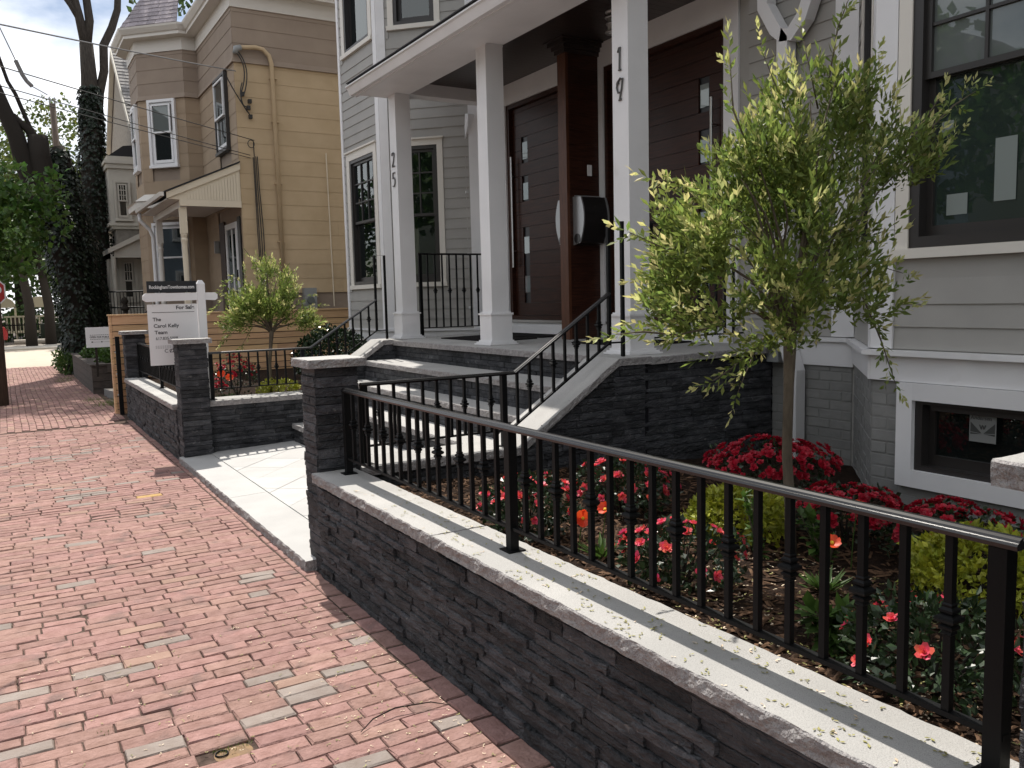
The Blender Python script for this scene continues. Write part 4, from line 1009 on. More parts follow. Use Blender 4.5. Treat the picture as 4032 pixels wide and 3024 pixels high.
def poppy(label, x, y, h, face, zf=zmul, r=.038, leaves=True):
    z = zf(x, y); t = thing('poppy', label, 'poppy', (x, y, z), 'orange poppies')
    top = V((x + .02, y - .01, z + h)); f = V(face).normalized()
    MB().tube([(x, y, z - .01), (x + .012, y, z + h * .5), tuple(top)], [.003, .0025, .002], 5).obj('stem', LEAF_MID, t)
    X = Matrix.Translation(top) @ rotto(f)
    for i in range(4):
        mb = MB(); a0 = i * 1.5708; k = 6; mb.v.append((0, 0, 0))
        for j in range(k + 1):
            a = a0 - .95 + 1.9 * j / k; q = r * (1 + .08 * math.sin(j * 2.4 + i)); mb.v.append((math.cos(a) * q * .85, math.sin(a) * q * .85, q * (.55 + (.1 if i % 2 else .0))))
        for j in range(k): mb.face((0, j + 1, j + 2))
        mb.v = [tuple(X @ V(p)) for p in mb.v]; mb.obj('petal', PETAL_POPPY, t, True)
    mb = MB(); mb.lathe([(.003, 0), (.008, .004), (.007, .011), (.002, .013)], 8); mb.v = [tuple(X @ V(p)) for p in mb.v]; mb.obj('flower_eye', POPPY_EYE, t)
    if leaves:
        lf = MB()
        for i in range(60):
            a = U(0, 6.28); d = V((math.cos(a), math.sin(a), U(.4, 1.6))).normalized(); leaf(lf, V((x, y, z)) + V((d.x, d.y, 0)) * U(0, .05), d, V((0, 0, 1)), U(.05, .12), U(.006, .012))
        lf.obj('basal_leaves', LEAF_MID, t)
poppy('orange poppy with yellow centre facing the railing by the coral rose bush', 2.13, 3.02, .16, (-.5, -1, .25), r=.045, leaves=False)
poppy('orange poppy on a tall bare stem rising from a fresh leaf rosette', 2.19, 2.93, .21, (-.6, -.2, .6), r=.036)
poppy('single orange poppy between the two azaleas right of the willow trunk', 2.66, 2.12, .19, (-.3, -.6, .7), r=.036)
poppy('open orange poppy in front of the azalea right of the willow', 3.05, 2.30, .27, (-.4, -.7, .5), r=.036, leaves=False)
def clump(label, x, y, r, h, n, L, w, m, cat='plant', name='garden_plant', zf=zmul):
    z = zf(x, y); t = thing(name, label, cat, (x, y, z), 'young garden plants')
    st = MB(); lf = MB()
    for i in range(max(3, n // 30)):
        d = rdir(.5); top = V((x, y, z)) + V((d.x * r, d.y * r, h * U(.7, 1))); st.tube([(x, y, z - .01), tuple(top)], [.004, .002], 5)
        for j in range(n // max(3, n // 30)):
            f = R(); c = V((x, y, z)).lerp(top, f); ld = (rdir() + V((0, 0, .4))).normalized(); leaf(lf, c, ld, V((0, 0, 1)), L * U(.6, 1.2), w * U(.8, 1.2))
    st.obj('stems', BARK_SMOOTH, t); lf.obj('leaves', m, t)
clump('small leafy shrub with bronze tipped leaves at the foot of the willow trunk', 2.82, 2.60, .12, .32, 130, .05, .013, LEAF_MID)
clump('small seedling right of the willow trunk base', 2.98, 2.36, .06, .18, 50, .04, .01, LEAF_MID)
clump('lush green leaf rosette behind the right half of the foreground railing', 2.22, 1.72, .14, .14, 150, .09, .022, LEAF_MID)
clump('dark green perennial clump between the azaleas', 3.02, 2.42, .12, .22, 120, .06, .018, LEAF_MID)
clump('sparse young rose shoots right of the pink rose bush', 2.35, 2.72, .10, .2, 60, .045, .014, LEAF_DK)

# weeping dappled willow standards
def in_lobes(lobes, p):
    best = 9
    for c, r in lobes:
        q = V(((p.x - c[0]) / r[0], (p.y - c[1]) / r[1], (p.z - c[2]) / r[2])); best = min(best, q.length)
    return best
def willow(label, base, fork, trunk_r, lobes, nsprig, wands, leafL, seed_, tipshare=.30, thr_=-.03):
    random.seed(seed_)
    t = thing('willow_tree', label, 'tree', base, 'small grafted willow trees')
    b, f = V(base), V(fork); mid = b.lerp(f, .5) + V((-.012, .01, 0))
    MB().tube([b - V((0, 0, .05)), b.lerp(mid, .5) + V((.006, 0, 0)), mid, mid.lerp(f, .6), f, f + V((0, 0, .06))], [trunk_r * 1.25, trunk_r, trunk_r * .93, trunk_r * .95, trunk_r * 1.2, trunk_r * .9], 10).obj('trunk', BARK_SMOOTH, t, True)
    lim = MB(); tips = []
    cen = V([sum(l[0][i] for l in lobes) / len(lobes) for i in range(3)])
    for (c, r) in lobes:
        c = V(c)
        for q in range(3):
            e = c + V((U(-.6, .6) * r[0], U(-.6, .6) * r[1], U(-.1, .75) * r[2])); m1 = f.lerp(e, .45) + V((U(-.04, .04), U(-.04, .04), .10 * (e - f).length))
            pts = [f, f.lerp(m1, .5) + V((0, 0, .02)), m1, m1.lerp(e, .5) + V((U(-.03, .03), U(-.03, .03), .02)), e]
            lim.tube(pts, [trunk_r * .5, trunk_r * .38, trunk_r * .28, trunk_r * .18, trunk_r * .08], 6); tips += [m1, m1.lerp(e, .5), e]
    lf = MB(); n_ = 0
    def sprig(p, d, L, tip):
        k = int(L / (leafL * .34)) + 3; d = d.normalized(); a0 = U(0, 6.28)
        cur = V((0, 0, U(-.25, .25)))
        for j in range(k):
            s = j / (k - 1); dd = (d + cur * s).normalized(); c = p + dd * L * s
            ax = dd.cross(V((.3, .2, 1))).normalized(); bx = dd.cross(ax); a = a0 + j * 2.4
            out = (ax * math.cos(a) + bx * math.sin(a)); open_ = .95 - .65 * s
            ld = (dd * (1.1 - open_ * .4) + out * open_).normalized(); ist = tip and s > .55
            leaf(lf, c, ld, rdir(), leafL * U(.5, 1.3) * (1.05 if not ist else .95), leafL * U(.15, .21), 1 if ist else 0)
    while n_ < nsprig:
        c, r = random.choices(lobes, [l[1][0] * l[1][2] * (1 if len(l) < 3 else l[2]) for l in [(a, b) for a, b in lobes]])[0]
        d = rdir(-.8); s = R() ** .45; p = V((c[0] + d.x * r[0] * s, c[1] + d.y * r[1] * s, c[2] + d.z * r[2] * s))
        if noise.noise(p * 3.4 + V((seed_, 0, 0))) < thr_: continue
        out = (p - f); out.normalize()
        outer = in_lobes(lobes, p)
        sprig(p, out * .9 + V((0, 0, .35)) + rdir() * .55, U(.07, .17) * leafL / .045, (outer > .80 and R() < .68) or R() < tipshare * .3); n_ += 1
    for w in wands:   # long wands that leave the crown
        pts = [V(p) for p in w]; lim.tube(pts, [.004] * (len(pts) - 1) + [.0015], 5)
        for a, c in zip(pts, pts[1:]):
            L = (c - a).length; k = max(2, int(L / .045))
            for j in range(k):
                if R() < (.62 if a is pts[0] else .95): sprig(a.lerp(c, j / k), (c - a).normalized() + rdir() * .75 + V((0, 0, .15)), U(.05, .10) * leafL / .045, R() < .55)
        sprig(pts[-1], (pts[-1] - pts[-2]).normalized() + rdir() * .2, .12 * leafL / .045, True)
    lim.obj('branches', BARK_SMOOTH, t, True)
    lf.obj('crown', [LEAF_W, LEAF_WT], t)
    random.seed(77)
    return t
willow('near leafy willow standard with cream tipped shoots in the foreground bed', (2.99, 2.57, .42), (2.97, 2.57, 1.40), .024,
    [((2.62, 2.50, 1.72), (.40, .36, .38)), ((2.60, 2.50, 1.84), (.38, .36, .30)), ((2.50, 2.52, 1.58), (.30, .30, .22)), ((2.95, 2.6, 2.02), (.37, .38, .40)), ((3.08, 2.5, 2.33), (.30, .30, .20)),
     ((3.22, 2.58, 1.82), (.25, .30, .36)), ((3.55, 2.5, 2.16), (.19, .22, .18)), ((3.08, 2.55, 1.57), (.36, .38, .18)), ((2.72, 2.5, 1.46), (.30, .30, .15)), ((2.70, 2.52, 2.12), (.20, .25, .16))],
    1550, [[(2.5, 2.5, 1.5), (2.25, 2.5, 1.47), (2.08, 2.5, 1.49), (1.95, 2.5, 1.485)], [(2.5, 2.5, 1.85), (2.2, 2.5, 1.80), (2.02, 2.5, 1.86)], [(2.6, 2.5, 1.95), (2.3, 2.5, 2.05), (2.16, 2.5, 2.06)],
           [(2.7, 2.5, 2.1), (2.55, 2.5, 2.35), (2.53, 2.5, 2.56)], [(2.9, 2.5, 2.3), (2.72, 2.5, 2.58)], [(3.1, 2.5, 2.45), (3.17, 2.5, 2.75), (3.24, 2.5, 2.88)], [(3.05, 2.5, 2.4), (2.98, 2.52, 2.68)],
           [(3.2, 2.5, 2.4), (3.42, 2.5, 2.66)], [(3.6, 2.5, 2.2), (3.8, 2.5, 2.42), (3.88, 2.48, 2.52)], [(3.65, 2.5, 2.25), (4.0, 2.48, 2.50), (4.16, 2.47, 2.58)], [(3.7, 2.5, 2.1), (3.98, 2.5, 2.30), (4.06, 2.5, 2.36)],
           [(3.35, 2.5, 1.62), (3.5, 2.5, 1.40), (3.62, 2.5, 1.18)], [(3.4, 2.5, 1.75), (3.66, 2.5, 1.70)], [(2.75, 2.5, 1.45), (2.52, 2.48, 1.32), (2.42, 2.48, 1.28)], [(3.4, 2.5, 1.50), (3.56, 2.5, 1.52)], [(2.7, 2.5, 1.42), (2.58, 2.5, 1.22)]], .044, 5, thr_=.0)
willow('distant willow standard behind the white sign post in front of the cedar fence', (2.77, 10.45, .53), (2.83, 10.45, 1.28), .024,
    [((2.80, 10.45, 1.72), (.34, .34, .38)), ((2.58, 10.45, 1.58), (.24, .3, .24)), ((3.05, 10.45, 1.52), (.26, .3, .24)), ((2.83, 10.45, 1.45), (.44, .4, .15)), ((2.86, 10.45, 2.02), (.13, .15, .26)), ((2.42, 10.45, 1.36), (.14, .2, .12)), ((3.2, 10.45, 1.35), (.18, .2, .12))],
    1050, [[(2.6, 10.45, 1.75), (2.45, 10.45, 1.95), (2.25, 10.45, 1.80)], [(2.6, 10.45, 1.7), (2.4, 10.45, 1.80), (2.2, 10.45, 1.62)], [(2.7, 10.45, 1.9), (2.68, 10.45, 2.15)], [(2.55, 10.45, 2.3), (2.62, 10.45, 2.2), (2.75, 10.45, 2.0)], [(3.1, 10.45, 1.7), (3.3, 10.45, 1.72)], [(3.15, 10.45, 1.6), (3.42, 10.45, 1.6)], [(2.5, 10.45, 1.4), (2.25, 10.45, 1.2)], [(3.0, 10.45, 1.9), (3.1, 10.45, 1.98)], [(2.6, 10.45, 1.35), (2.45, 10.45, 1.12)]], .045, 8)
# left bed flowers and glossy shrub
rosebush('low red azalea at the base of the white sign post', 1.97, 10.05, .20, .26, 70, 200, AZALEA, 'azalea', 'azalea_bush', 'red azaleas in the far bed', zf=zl, fs=1.0)
rosebush('round red azalea behind the far handrail balusters', 2.36, 10.35, .24, .48, 60, 500, AZALEA, 'azalea', 'azalea_bush', 'red azaleas in the far bed', zf=zl)
spirea('small yellow spirea mound at the foot of the distant willow', 2.80, 10.15, .25, .2, 900, zl)
poppy('orange poppy left of the red azalea in the far bed', 2.10, 10.05, .30, (-.3, -.8, .6), zl, .055); poppy('orange poppy touching the red azalea in the far bed', 2.20, 10.1, .25, (-.2, -.8, .6), zl, .055)
bx = thing('glossy_shrub', 'round dark glossy evergreen shrub against the cedar fence', 'shrub', (3.95, 11.5, .5))
mb = MB(); mb.tube([(3.95, 11.5, .45), (3.95, 11.5, .9)], [.05, .03], 7); mb.obj('stem', BARK_DK, bx)
mb = MB(); shrub(mb, (3.95, 11.5, .82), .52, .5, .46, 5200, .05, .018, shell=.3, zmin=-.8, lump=.15); mb.obj('foliage', LEAF_BOX, bx)

# ------------------------------------------------------------------ for-sale sign
fs = thing('sale_sign', 'white wooden for sale sign post with hanging panel and black rider', 'sign', (1.885, 9.73, .5))
mb = MB(); mb.lathe([(.04, .45), (.04, 1.865), (.018, 1.905)], 4, at=(1.885, 9.73, 0), sq=True); mb.obj('post', WHITEPAINT, fs)
mb = MB(); mb.extrude([(1.295, 9.70, 1.70), (1.295 + .0, 9.70, 1.745), (1.325, 9.70, 1.77), (1.844, 9.70, 1.77), (1.844, 9.70, 1.69), (1.325, 9.70, 1.68)], (0, .06, 0)); mb.obj('arm', WHITEPAINT, fs)
mb = MB(); mb.extrude([(1.926, 9.70, 1.69), (1.926, 9.70, 1.77), (2.03, 9.70, 1.77), (2.055, 9.70, 1.75), (2.055, 9.70, 1.705), (2.03, 9.70, 1.685)], (0, .06, 0)); mb.obj('arm', WHITEPAINT, fs)
rd = MB().box(1.339, 9.72, 1.775, 1.842, 9.726, 1.898).obj('rider', SIGNBLACK, fs)
text('RockinghamTownhomes.com', rd, (1.362, 9.7185, 1.818), (1, 0, 0), (0, 0, 1), .05, INKWHITE, width=.455, bold=.0012)
pn = MB().box(1.33, 9.722, 1.0, 1.838, 9.728, 1.652).obj('panel', WHITEPAINT, fs)
for xx_ in (1.39, 1.78): 
    MB().tube([(xx_, 9.725, 1.70), (xx_, 9.725, 1.63)], .004, 6).obj('hanger', STEEL, fs)
for xx_ in (1.46, 1.74): MB().box(xx_ - .008, 9.72, 1.765, xx_ + .008, 9.73, 1.79).obj('bracket', STEEL, fs)
for bod, x, z, w, b, al in (('For Sale', 1.618, 1.597, .187, .0016, 0), ('The', 1.378, 1.474, .082, .001, 0), ('Carol Kelly', 1.383, 1.405, .255, .001, 0), ('Team', 1.388, 1.335, .128, .001, 0), ('617.835.5008', 1.396, 1.272, .222, .0, 0), ('COMPASS', 1.475, 1.135, .30, .0, 0)):
    text(bod, pn, (x, 9.7205, z), (1, 0, 0), (0, 0, 1), .053 if bod != '617.835.5008' else .046, INK, width=w, bold=b, spacing=1.0 if bod != 'COMPASS' else 1.3)
MB().box(1.375, 9.7195, 1.563, 1.805, 9.7215, 1.568).obj('rule_line', INK, pn)
MB().extrude([(1.528, 9.7195, 1.133), (1.534, 9.7195, 1.133), (1.556, 9.7195, 1.172), (1.550, 9.7195, 1.172)], (0, .001, 0)).obj('letter_slash', INK, pn)
for k in range(3): 
    for q in range(8): MB().box(1.39 + q * .023, 9.7205, 1.205 - k * .012, 1.39 + q * .023 + .016, 9.7215, 1.209 - k * .012).obj('fine_print', INKGREY, pn)

# ------------------------------------------------------------------ cedar fence
FY = 14.30
cf = thing('cedar_fence', 'new horizontal board cedar fence with a flat top rail', 'fence', (3.5, FY, 0))
zz = 1.50
for k in range(15):
    h = .145 if k == 0 else .100; x = 1.44
    while x < 8.5:
        L = min(U(1.5, 3.2), 8.5 - x)
        MB().box(x, FY - (.032 if k % 2 == 0 else .02), zz - h + .012, x + L - .004, FY, zz).obj('board', CEDAR, cf); x += L
    MB().box(1.405, FY - .03, zz - h + .003, 1.436, FY + .12, zz - .001).obj('board_end', CEDAR, cf)
    zz -= h
MB().box(1.39, FY - .05, 1.502, 8.5, FY + .13, 1.525).obj('top_rail', CEDAR, cf)
MB().box(1.44, FY + .002, -.1, 8.5, FY + .11, 1.495).obj('back_panel', TIMBER, cf)
for x in (1.50, 3.2, 5.0, 6.8): MB().box(x, FY + .111, -.1, x + .09, FY + .2, 1.5).obj('post', CEDAR, cf)
ip = thing('gate_post', 'black square gate post standing against the end of the cedar fence', 'post', (1.475, 14.12, 0))
MB().box(1.45, 14.10, -.02, 1.51, 14.16, 1.19).obj('post', IRON, ip)
for z in (.3, .62, .95): 
    m_ = MB(); m_.tube([(1.449, 14.13, z), (1.435, 14.13, z)], .014, 8); m_.obj('hinge_bolt', STEEL, ip)

# ------------------------------------------------------------------ yellow house
yh = thing('yellow_house', 'two storey tan and yellow shingled house with corner bay and small porch', 'house', (8, 19, 0))
YC = [(12, 16.5), (4.03, 16.5), (4.03, 19.67), (3.735, 19.67), (2.92, 20.485), (2.92, 21.7), (3.75, 22.53), (4.03, 22.53), (4.03, 27)]
F_y = Face((4.03, 16.5), (12, 16.5)); F_s = Face((4.03, 19.67), (4.03, 16.5)); F_a = Face((3.735, 19.67), (4.03, 19.67)); F_d = Face((2.92, 20.485), (3.735, 19.67)); F_f = Face((2.92, 21.7), (2.92, 20.485))
MB().prism([(p[0] + .02 if p[0] < 12 else 12, p[1] + .02) for p in YC] + [(12, 27)], 0, 7.4).obj('wall', TANUP, yh)
TANSHADE = mat('shaded_yellow_siding', (0.36, 0.27, 0.185), (0.315, 0.235, 0.16), rough=0.8, nscale=3, vary=0.05, bump=0.15, bscale=40, bstretch=(5, 5, 1))  # darker copy of the yellow siding; street-side shade put into the colour
EXY = .2815; Z0 = 5.49 - 13 * EXY
wd = (.30, .86, 4.70, 6.03); wdl = (.22, .98, 2.0, 3.40); wst = (1.72, 2.57, 4.66, 6.02); wf = (.36, .90, 4.70, 6.03); dr = (1.88, 2.80, .9, 3.2)
def cs(w, c): return (w[0] - c, w[1] + c, w[2] - c, w[3] + c)
for F, ops, low in ((F_y, [], TANLOW), (F_s, [cs(wst, .06), (1.2, 3.1, 0, 3.42)], TANSHADE), (F_a, [], TANSHADE), (F_d, [cs(wd, .06), cs(wdl, .06)], TANSHADE), (F_f, [cs(wf, .06)], TANSHADE)):
    clapboards(yh, F, 0, F.L, Z0, 6.10, EXY, ops, low, .009, 'shingle_course', .004, 1.3 if F is not F_y else 2.6)
    clapboards(yh, F, 0, F.L, 6.17, 7.10, EXY, ops, TANUP, .011, 'shingle_course', .004, 1.3 if F is not F_y else 2.6)
WHT = mat('vinyl_window_white', (0.76, 0.76, 0.77), rough=.4)
window(yh, F_d, wd[0], wd[2], wd[1], wd[3], frame=WHT, casing=WHT, cw=.06, grid=None, glass=GLASS_FILM, glass2=GLASS_DARK, room=False, split=.52, crown=False, recess=-.06, proud=.075)
window(yh, F_d, wdl[0], wdl[2], wdl[1], wdl[3], frame=WHT, casing=WHT, cw=.06, grid=None, glass=GLASS_DARK, room=False, split=.5, crown=False, recess=-.06, proud=.075)
window(yh, F_f, wf[0], wf[2], wf[1], wf[3], frame=WHT, casing=WHT, cw=.06, grid=None, glass=GLASS_DARK, room=False, crown=False, recess=-.06, proud=.075)
window(yh, F_s, wst[0], wst[2], wst[1], wst[3], frame=WHT, casing=DKFRAME, cw=.05, grid=None, glass=GLASS_DARK, room=False, crown=False, recess=-.06, proud=.075, split=.46)
path = [(x, y, 0) for x, y in YC[:8]]
mb = MB(); mb.sweep([V((x, y, 6.10)) for x, y in YC[:8]], [(0, 0), (.045, 0), (.012, .10), (0, .10)], hm=True); mb.obj('belt_course', TANUP, yh)
up_ = lambda z: [V((p[0], p[1], z)) for p in path]
mb = MB(); mb.sweep(up_(7.09), [(0, 0), (.03, 0), (.03, .27), (0, .27)], hm=True); mb.obj('frieze', PALETRIM, yh)
mb = MB(); mb.sweep(up_(7.36), [(0, 0), (.24, 0), (.24, .06), (.27, .075), (.33, .16), (.34, .20), (.30, .21), (.28, .13), (0, .13)], hm=True); mb.obj('cornice', PALETRIM, yh)
ap = V((4.15, 21.0, 9.9))
offp = [(3.60, 19.36, 7.57), (2.63, 20.33, 7.57), (2.63, 21.85, 7.57), (3.6, 22.8, 7.57)]
for (a, b) in zip(offp, offp[1:]):
    a, b = V(a), V(b); n_ = (b - a).cross(ap - a).normalized()
    if n_.z < 0: n_ = -n_
    MB().poly([a, b, ap]); mb = MB(); mb.poly([a - n_ * .01, b - n_ * .01, ap - n_ * .01]); mb.obj('roof_deck', ROOF, yh)
    rows = 22; H_ = ((a + b) / 2 - ap).length
    for r_ in range(int(rows * .8)):
        t0, t1 = r_ / rows, (r_ + 1) / rows; l0, l1 = a.lerp(ap, t0), b.lerp(ap, t0); u0, u1 = a.lerp(ap, t1), b.lerp(ap, t1); W_ = (l1 - l0).length; s0 = -U(0, .15)
        while s0 < W_:
            e0 = min(W_, s0 + U(.20, .30)); p, q = max(0, s0) / W_, e0 / W_
            if q - p > .02:
                m_ = MB(); g_ = .003 / W_
                P0, P1, P2, P3 = l0.lerp(l1, p + g_), l0.lerp(l1, q - g_), u0.lerp(u1, q - g_), u0.lerp(u1, p + g_); k = U(.012, .02)
                m_.v = [tuple(P0), tuple(P1), tuple(P1 + n_ * k), tuple(P0 + n_ * k), tuple(P2 + n_ * .006), tuple(P3 + n_ * .006)]
                m_.f = [(0, 1, 2, 3), (3, 2, 4, 5), (1, 4, 2), (0, 3, 5)]; m_.m = [0] * 4
                if (a.x + b.x) / 2 < 3.5 and a.y < 21.5: m_.obj('roof_shingle', ROOF, yh)
            s0 = e0
mb = MB(); mb.extrude([(3.72, 16.2, 7.57), (8, 16.2, 9.2), (12, 16.2, 7.57)], (0, 10.8, 0)); mb.obj('roof', ROOF, yh)
# bay skirt roof
mb = MB(); mb.sweep([V((p[0], p[1], 3.78)) for p in YC[2:7]], [(0, 0), (.20, 0), (.20, .13), (.23, .15), (0, .32)], hm=True); mb.obj('bay_skirt', PALETRIM, yh)
# porch
pp = MB(); pp.extrude([(4.02, 16.47, 4.20), (2.74, 16.47, 3.63), (2.74, 16.47, 3.555), (2.92, 16.47, 3.55), (2.92, 16.47, 3.44), (4.02, 16.47, 3.46)], (0, .05, 0)); pp.obj('gable_panel', CREAMTRIM, yh)
pp = MB(); pp.extrude([(4.03, 16.44, 4.262), (2.70, 16.44, 3.675), (2.70, 16.44, 3.56), (4.03, 16.44, 4.14)], (0, .028, 0)); pp.obj('rake_board', CREAMTRIM, yh)
for i in range(18):
    x = 3.06 + i * .052; zt = 4.10 - (4.03 - x) * .445
    if zt > 3.58: MB().box(x, 16.455, 3.56, x + .046, 16.4695, zt).obj('bead_board', CREAMTRIM, yh)
MB().box(2.93, 16.452, 3.44, 4.02, 16.4695, 3.557).obj('beam_face', CREAMTRIM, yh)
MB().box(2.93, 16.521, 3.42, 3.05, 19.6, 3.54).obj('porch_beam', PALETRIM, yh)
pp = MB(); pp.extrude([(2.66, 16.42, 3.665), (2.66, 16.42, 3.69), (4.03, 16.42, 4.295), (4.03, 16.42, 4.27)], (0, 3.25, 0)); pp.obj('porch_roof', ROOF_DK, yh)
pp = MB(); pp.sweep([(2.655, 19.66, 3.60), (2.655, 16.42, 3.60)], [(-.06, 0), (0, 0), (0, .07), (-.075, .07)]); pp.obj('porch_gutter', PALETRIM, yh)
MB().box(2.70, 16.53, 3.55, 3.98, 19.6, 3.565).obj('porch_soffit', PALETRIM, yh)
MB().box(2.80, 16.52, .85, 4.0, 19.6, 1.0).obj('porch_floor', TIMBER, yh)
tp = [(.055, 1.0), (.055, 1.75), (.066, 1.76), (.066, 1.79), (.045, 1.83), (.052, 1.9), (.044, 2.0), (.050, 2.45), (.046, 2.75), (.062, 2.84), (.048, 2.87), (.062, 2.92), (.062, 3.4)]
mb = MB(); mb.lathe(tp, 12, at=(2.985, 16.58, 0)); mb.box(2.925, 16.52, 2.95, 3.045, 16.64, 3.42); mb.box(2.928, 16.523, 1.0, 3.042, 16.637, 1.78); mb.obj('porch_post', CREAMTRIM, yh)
mb = MB(); mb.lathe(tp, 12, at=(2.985, 19.3, 0)); mb.box(2.925, 19.24, 2.95, 3.045, 19.36, 3.42); mb.obj('porch_post', PALETRIM, yh)
mb = MB(); mb.tube([(2.66, 19.62, 3.60), (2.66, 19.62, 3.45), (2.85, 19.62, 3.25), (2.90, 19.62, 3.1), (2.90, 19.62, .9)], .04, 8); mb.obj('downspout', WHT, yh)
c_ = MB(); ring(c_, F_s, 1.86, .95, 2.82, 3.22, .11, 0, .04); dd = c_.obj('front_door', WHT, yh)
fb(MB(), F_s, 1.975, 1.0, 2.70, 3.10, .005, .02).obj('door_leaf', DKFRAME, dd); g2 = MB(); g2.poly([F_s.at(2.05, .024, 1.5), F_s.at(2.62, .024, 1.5), F_s.at(2.62, .024, 3.0), F_s.at(2.05, .024, 3.0)]); g2.obj('door_light', GLASS_DARK, dd)
fb(MB(), F_s, 2.335, 1.0, 2.43, 3.10, .021, .032).obj('door_stile', WHT, dd)
fb(MB(), F_s, 1.30, 1.0, 1.75, 3.30, 0.005, .03).obj('dark_shutter', WOOD_DARK, yh); fb(MB(), F_s, 2.86, 1.0, 3.05, 3.30, .005, .03).obj('dark_shutter', DKFRAME, yh)
fb(MB(), F_s, 2.75, 2.15, 2.80, 2.30, .041, .07).obj('letter_box', BOXBLACK, dd)
fb(MB(), F_s, 1.17, 2.7, 1.23, 2.95, .005, .12).obj('wall_lamp', LANTERN, yh)
# conduit, meters, wires on the wall
cd = thing('service_conduit', 'tan electrical conduit bending over at the top of the yellow side wall', 'pipe', (4.74, 16.44, 3))
mb = MB(); mb.tube([(4.13, 16.42, 6.35), (4.42, 16.42, 6.39), (4.56, 16.42, 6.37), (4.67, 16.42, 6.27), (4.71, 16.42, 6.12), (4.735, 16.42, 1.7)], .042, 10); mb.obj('pipe', TANLOW, cd, True)
mb = MB(); mb.tube([(4.05, 16.42, 6.24), (4.07, 16.42, 6.33), (4.16, 16.42, 6.36)], [.05, .06, .05], 10); mb.obj('weather_head', METER, cd, True)
for z in (5.85, 5.05, 3.9, 2.8): MB().box(4.665, 16.40, z, 4.80, 16.48, z + .03).obj('strap', TANLOW, cd)
gm = thing('gas_meter', 'grey utility meter on the yellow side wall just above the fence', 'meter', (5.22, 16.45, 1.6))
MB().box(5.11, 16.36, 1.52, 5.36, 16.49, 1.92).obj('meter_box', METER, gm); m_ = MB(); m_.tube([(5.22, 16.36, 1.68), (5.22, 16.29, 1.68)], .07, 14); m_.obj('meter_dial', GLASS_FILM, gm)
wr = MB()
def cable(mb, pts, r=.008, sag=0):
    out = []
    for a, b in zip(pts, pts[1:]):
        a, b = V(a), V(b)
        for i in range(13): t = i / 12; out.append(a.lerp(b, t) - V((0, 0, sag * 4 * t * (1 - t))))
    mb.tube(out, r, 5)
for nm, lab, pts, r, m, sg in (
    ('service_cable', 'thick twisted grey service cable running up to the corner of the yellow house', [(-3.5, 9.6, 4.76), (4.04, 16.42, 5.92)], .011, WIREGREY, .06),
    ('service_cable', 'single black cable crossing the ivy trunk to the loop on the yellow wall', [(-3.5, 9.87, 4.86), (4.31, 16.42, 4.69)], .008, WIRE, .03),
    ('service_cable', 'upper of the two close black cables ending above the yellow porch roof', [(-3.5, 9.86, 4.66), (4.22, 16.42, 4.41)], .007, WIRE, .03),
    ('service_cable', 'lower of the two close black cables ending above the yellow porch roof', [(-3.5, 9.86, 4.55), (4.22, 16.42, 4.36)], .007, WIRE, .04)):
    mb = MB(); cable(mb, pts, r, sg); tag(mb.obj(nm, m), lab, 'cable', 'overhead service cables')
mb = MB()
for (a, b, c) in (((4.07, 16.41, 6.25), (4.28, 16.36, 6.0), (4.12, 16.40, 5.55)), ((4.10, 16.41, 6.28), (4.33, 16.36, 5.98), (4.16, 16.40, 5.5)), ((4.14, 16.40, 5.72), (4.02, 16.38, 5.4), (4.25, 16.40, 5.15)), ((4.12, 16.40, 5.5), (4.06, 16.38, 5.3), (4.22, 16.40, 5.28)), ((3.8, 16.30, 5.86), (3.98, 16.36, 5.5), (4.27, 16.40, 5.12))):
    a, b, c = V(a), V(b), V(c); mb.tube([a * (1 - t) ** 2 + b * 2 * t * (1 - t) + c * t * t for t in [i / 9 for i in range(10)]], .011, 5)
for c in ((4.27, 16.42, 5.12), (4.24, 16.42, 5.28), (4.27, 16.42, 5.40), (4.14, 16.42, 5.52)): mb.box(c[0] - .03, c[1] - .03, c[2] - .035, c[0] + .03, c[1] + .05, c[2] + .035)
tag(mb.obj('drip_loop', WIRE), 'tangle of black drip loops and clamps under the grey weather head', 'cable')
mb = MB()
for dx, zt in ((0, 4.68), (.03, 4.40), (-.02, 4.38), (.06, 4.4)): mb.tube([(4.30 + dx, 16.44, zt), (4.31 + dx, 16.45, 3.8), (4.32 + dx * 1.4, 16.45, 3.0), (4.34 + dx, 16.45, 1.5)], .009, 5)
mb.tube([(4.25 + .06 * math.cos(t * .45), 16.42, 4.62 + .07 * math.sin(t * .45)) for t in range(15)], .008, 5)
tag(mb.obj('wall_cables', WIRE), 'bundle of thin black cables running down the yellow wall beside the porch', 'cable')
mb = MB(); mb.tube([(5.71, 16.46, 4.55), (5.74, 16.46, 1.55)], .012, 6); tag(mb.obj('thin_wall_pipe', CREAMTRIM), 'very thin cream pipe running up the right part of the yellow wall', 'pipe')
sp_ = MB(); sp_.tube([(.185, 6, 3.115), (.215, 6, 3.035), (.235, 6, 3.0)], .012, 8); sp_.tube([(.10, 6, 3.34), (.185, 6, 3.115)], .003, 4); sp_.tube([(.235, 6, 3.0), (.262, 6, 2.972)], .012, 8); sp_.tube([(.262, 6, 2.972), (.34, 6, 2.93)], .003, 4)
tag(sp_.obj('cable_splice', WIREGREY), 'dark cable splice sleeve hanging on a thin wire against the sky', 'cable')

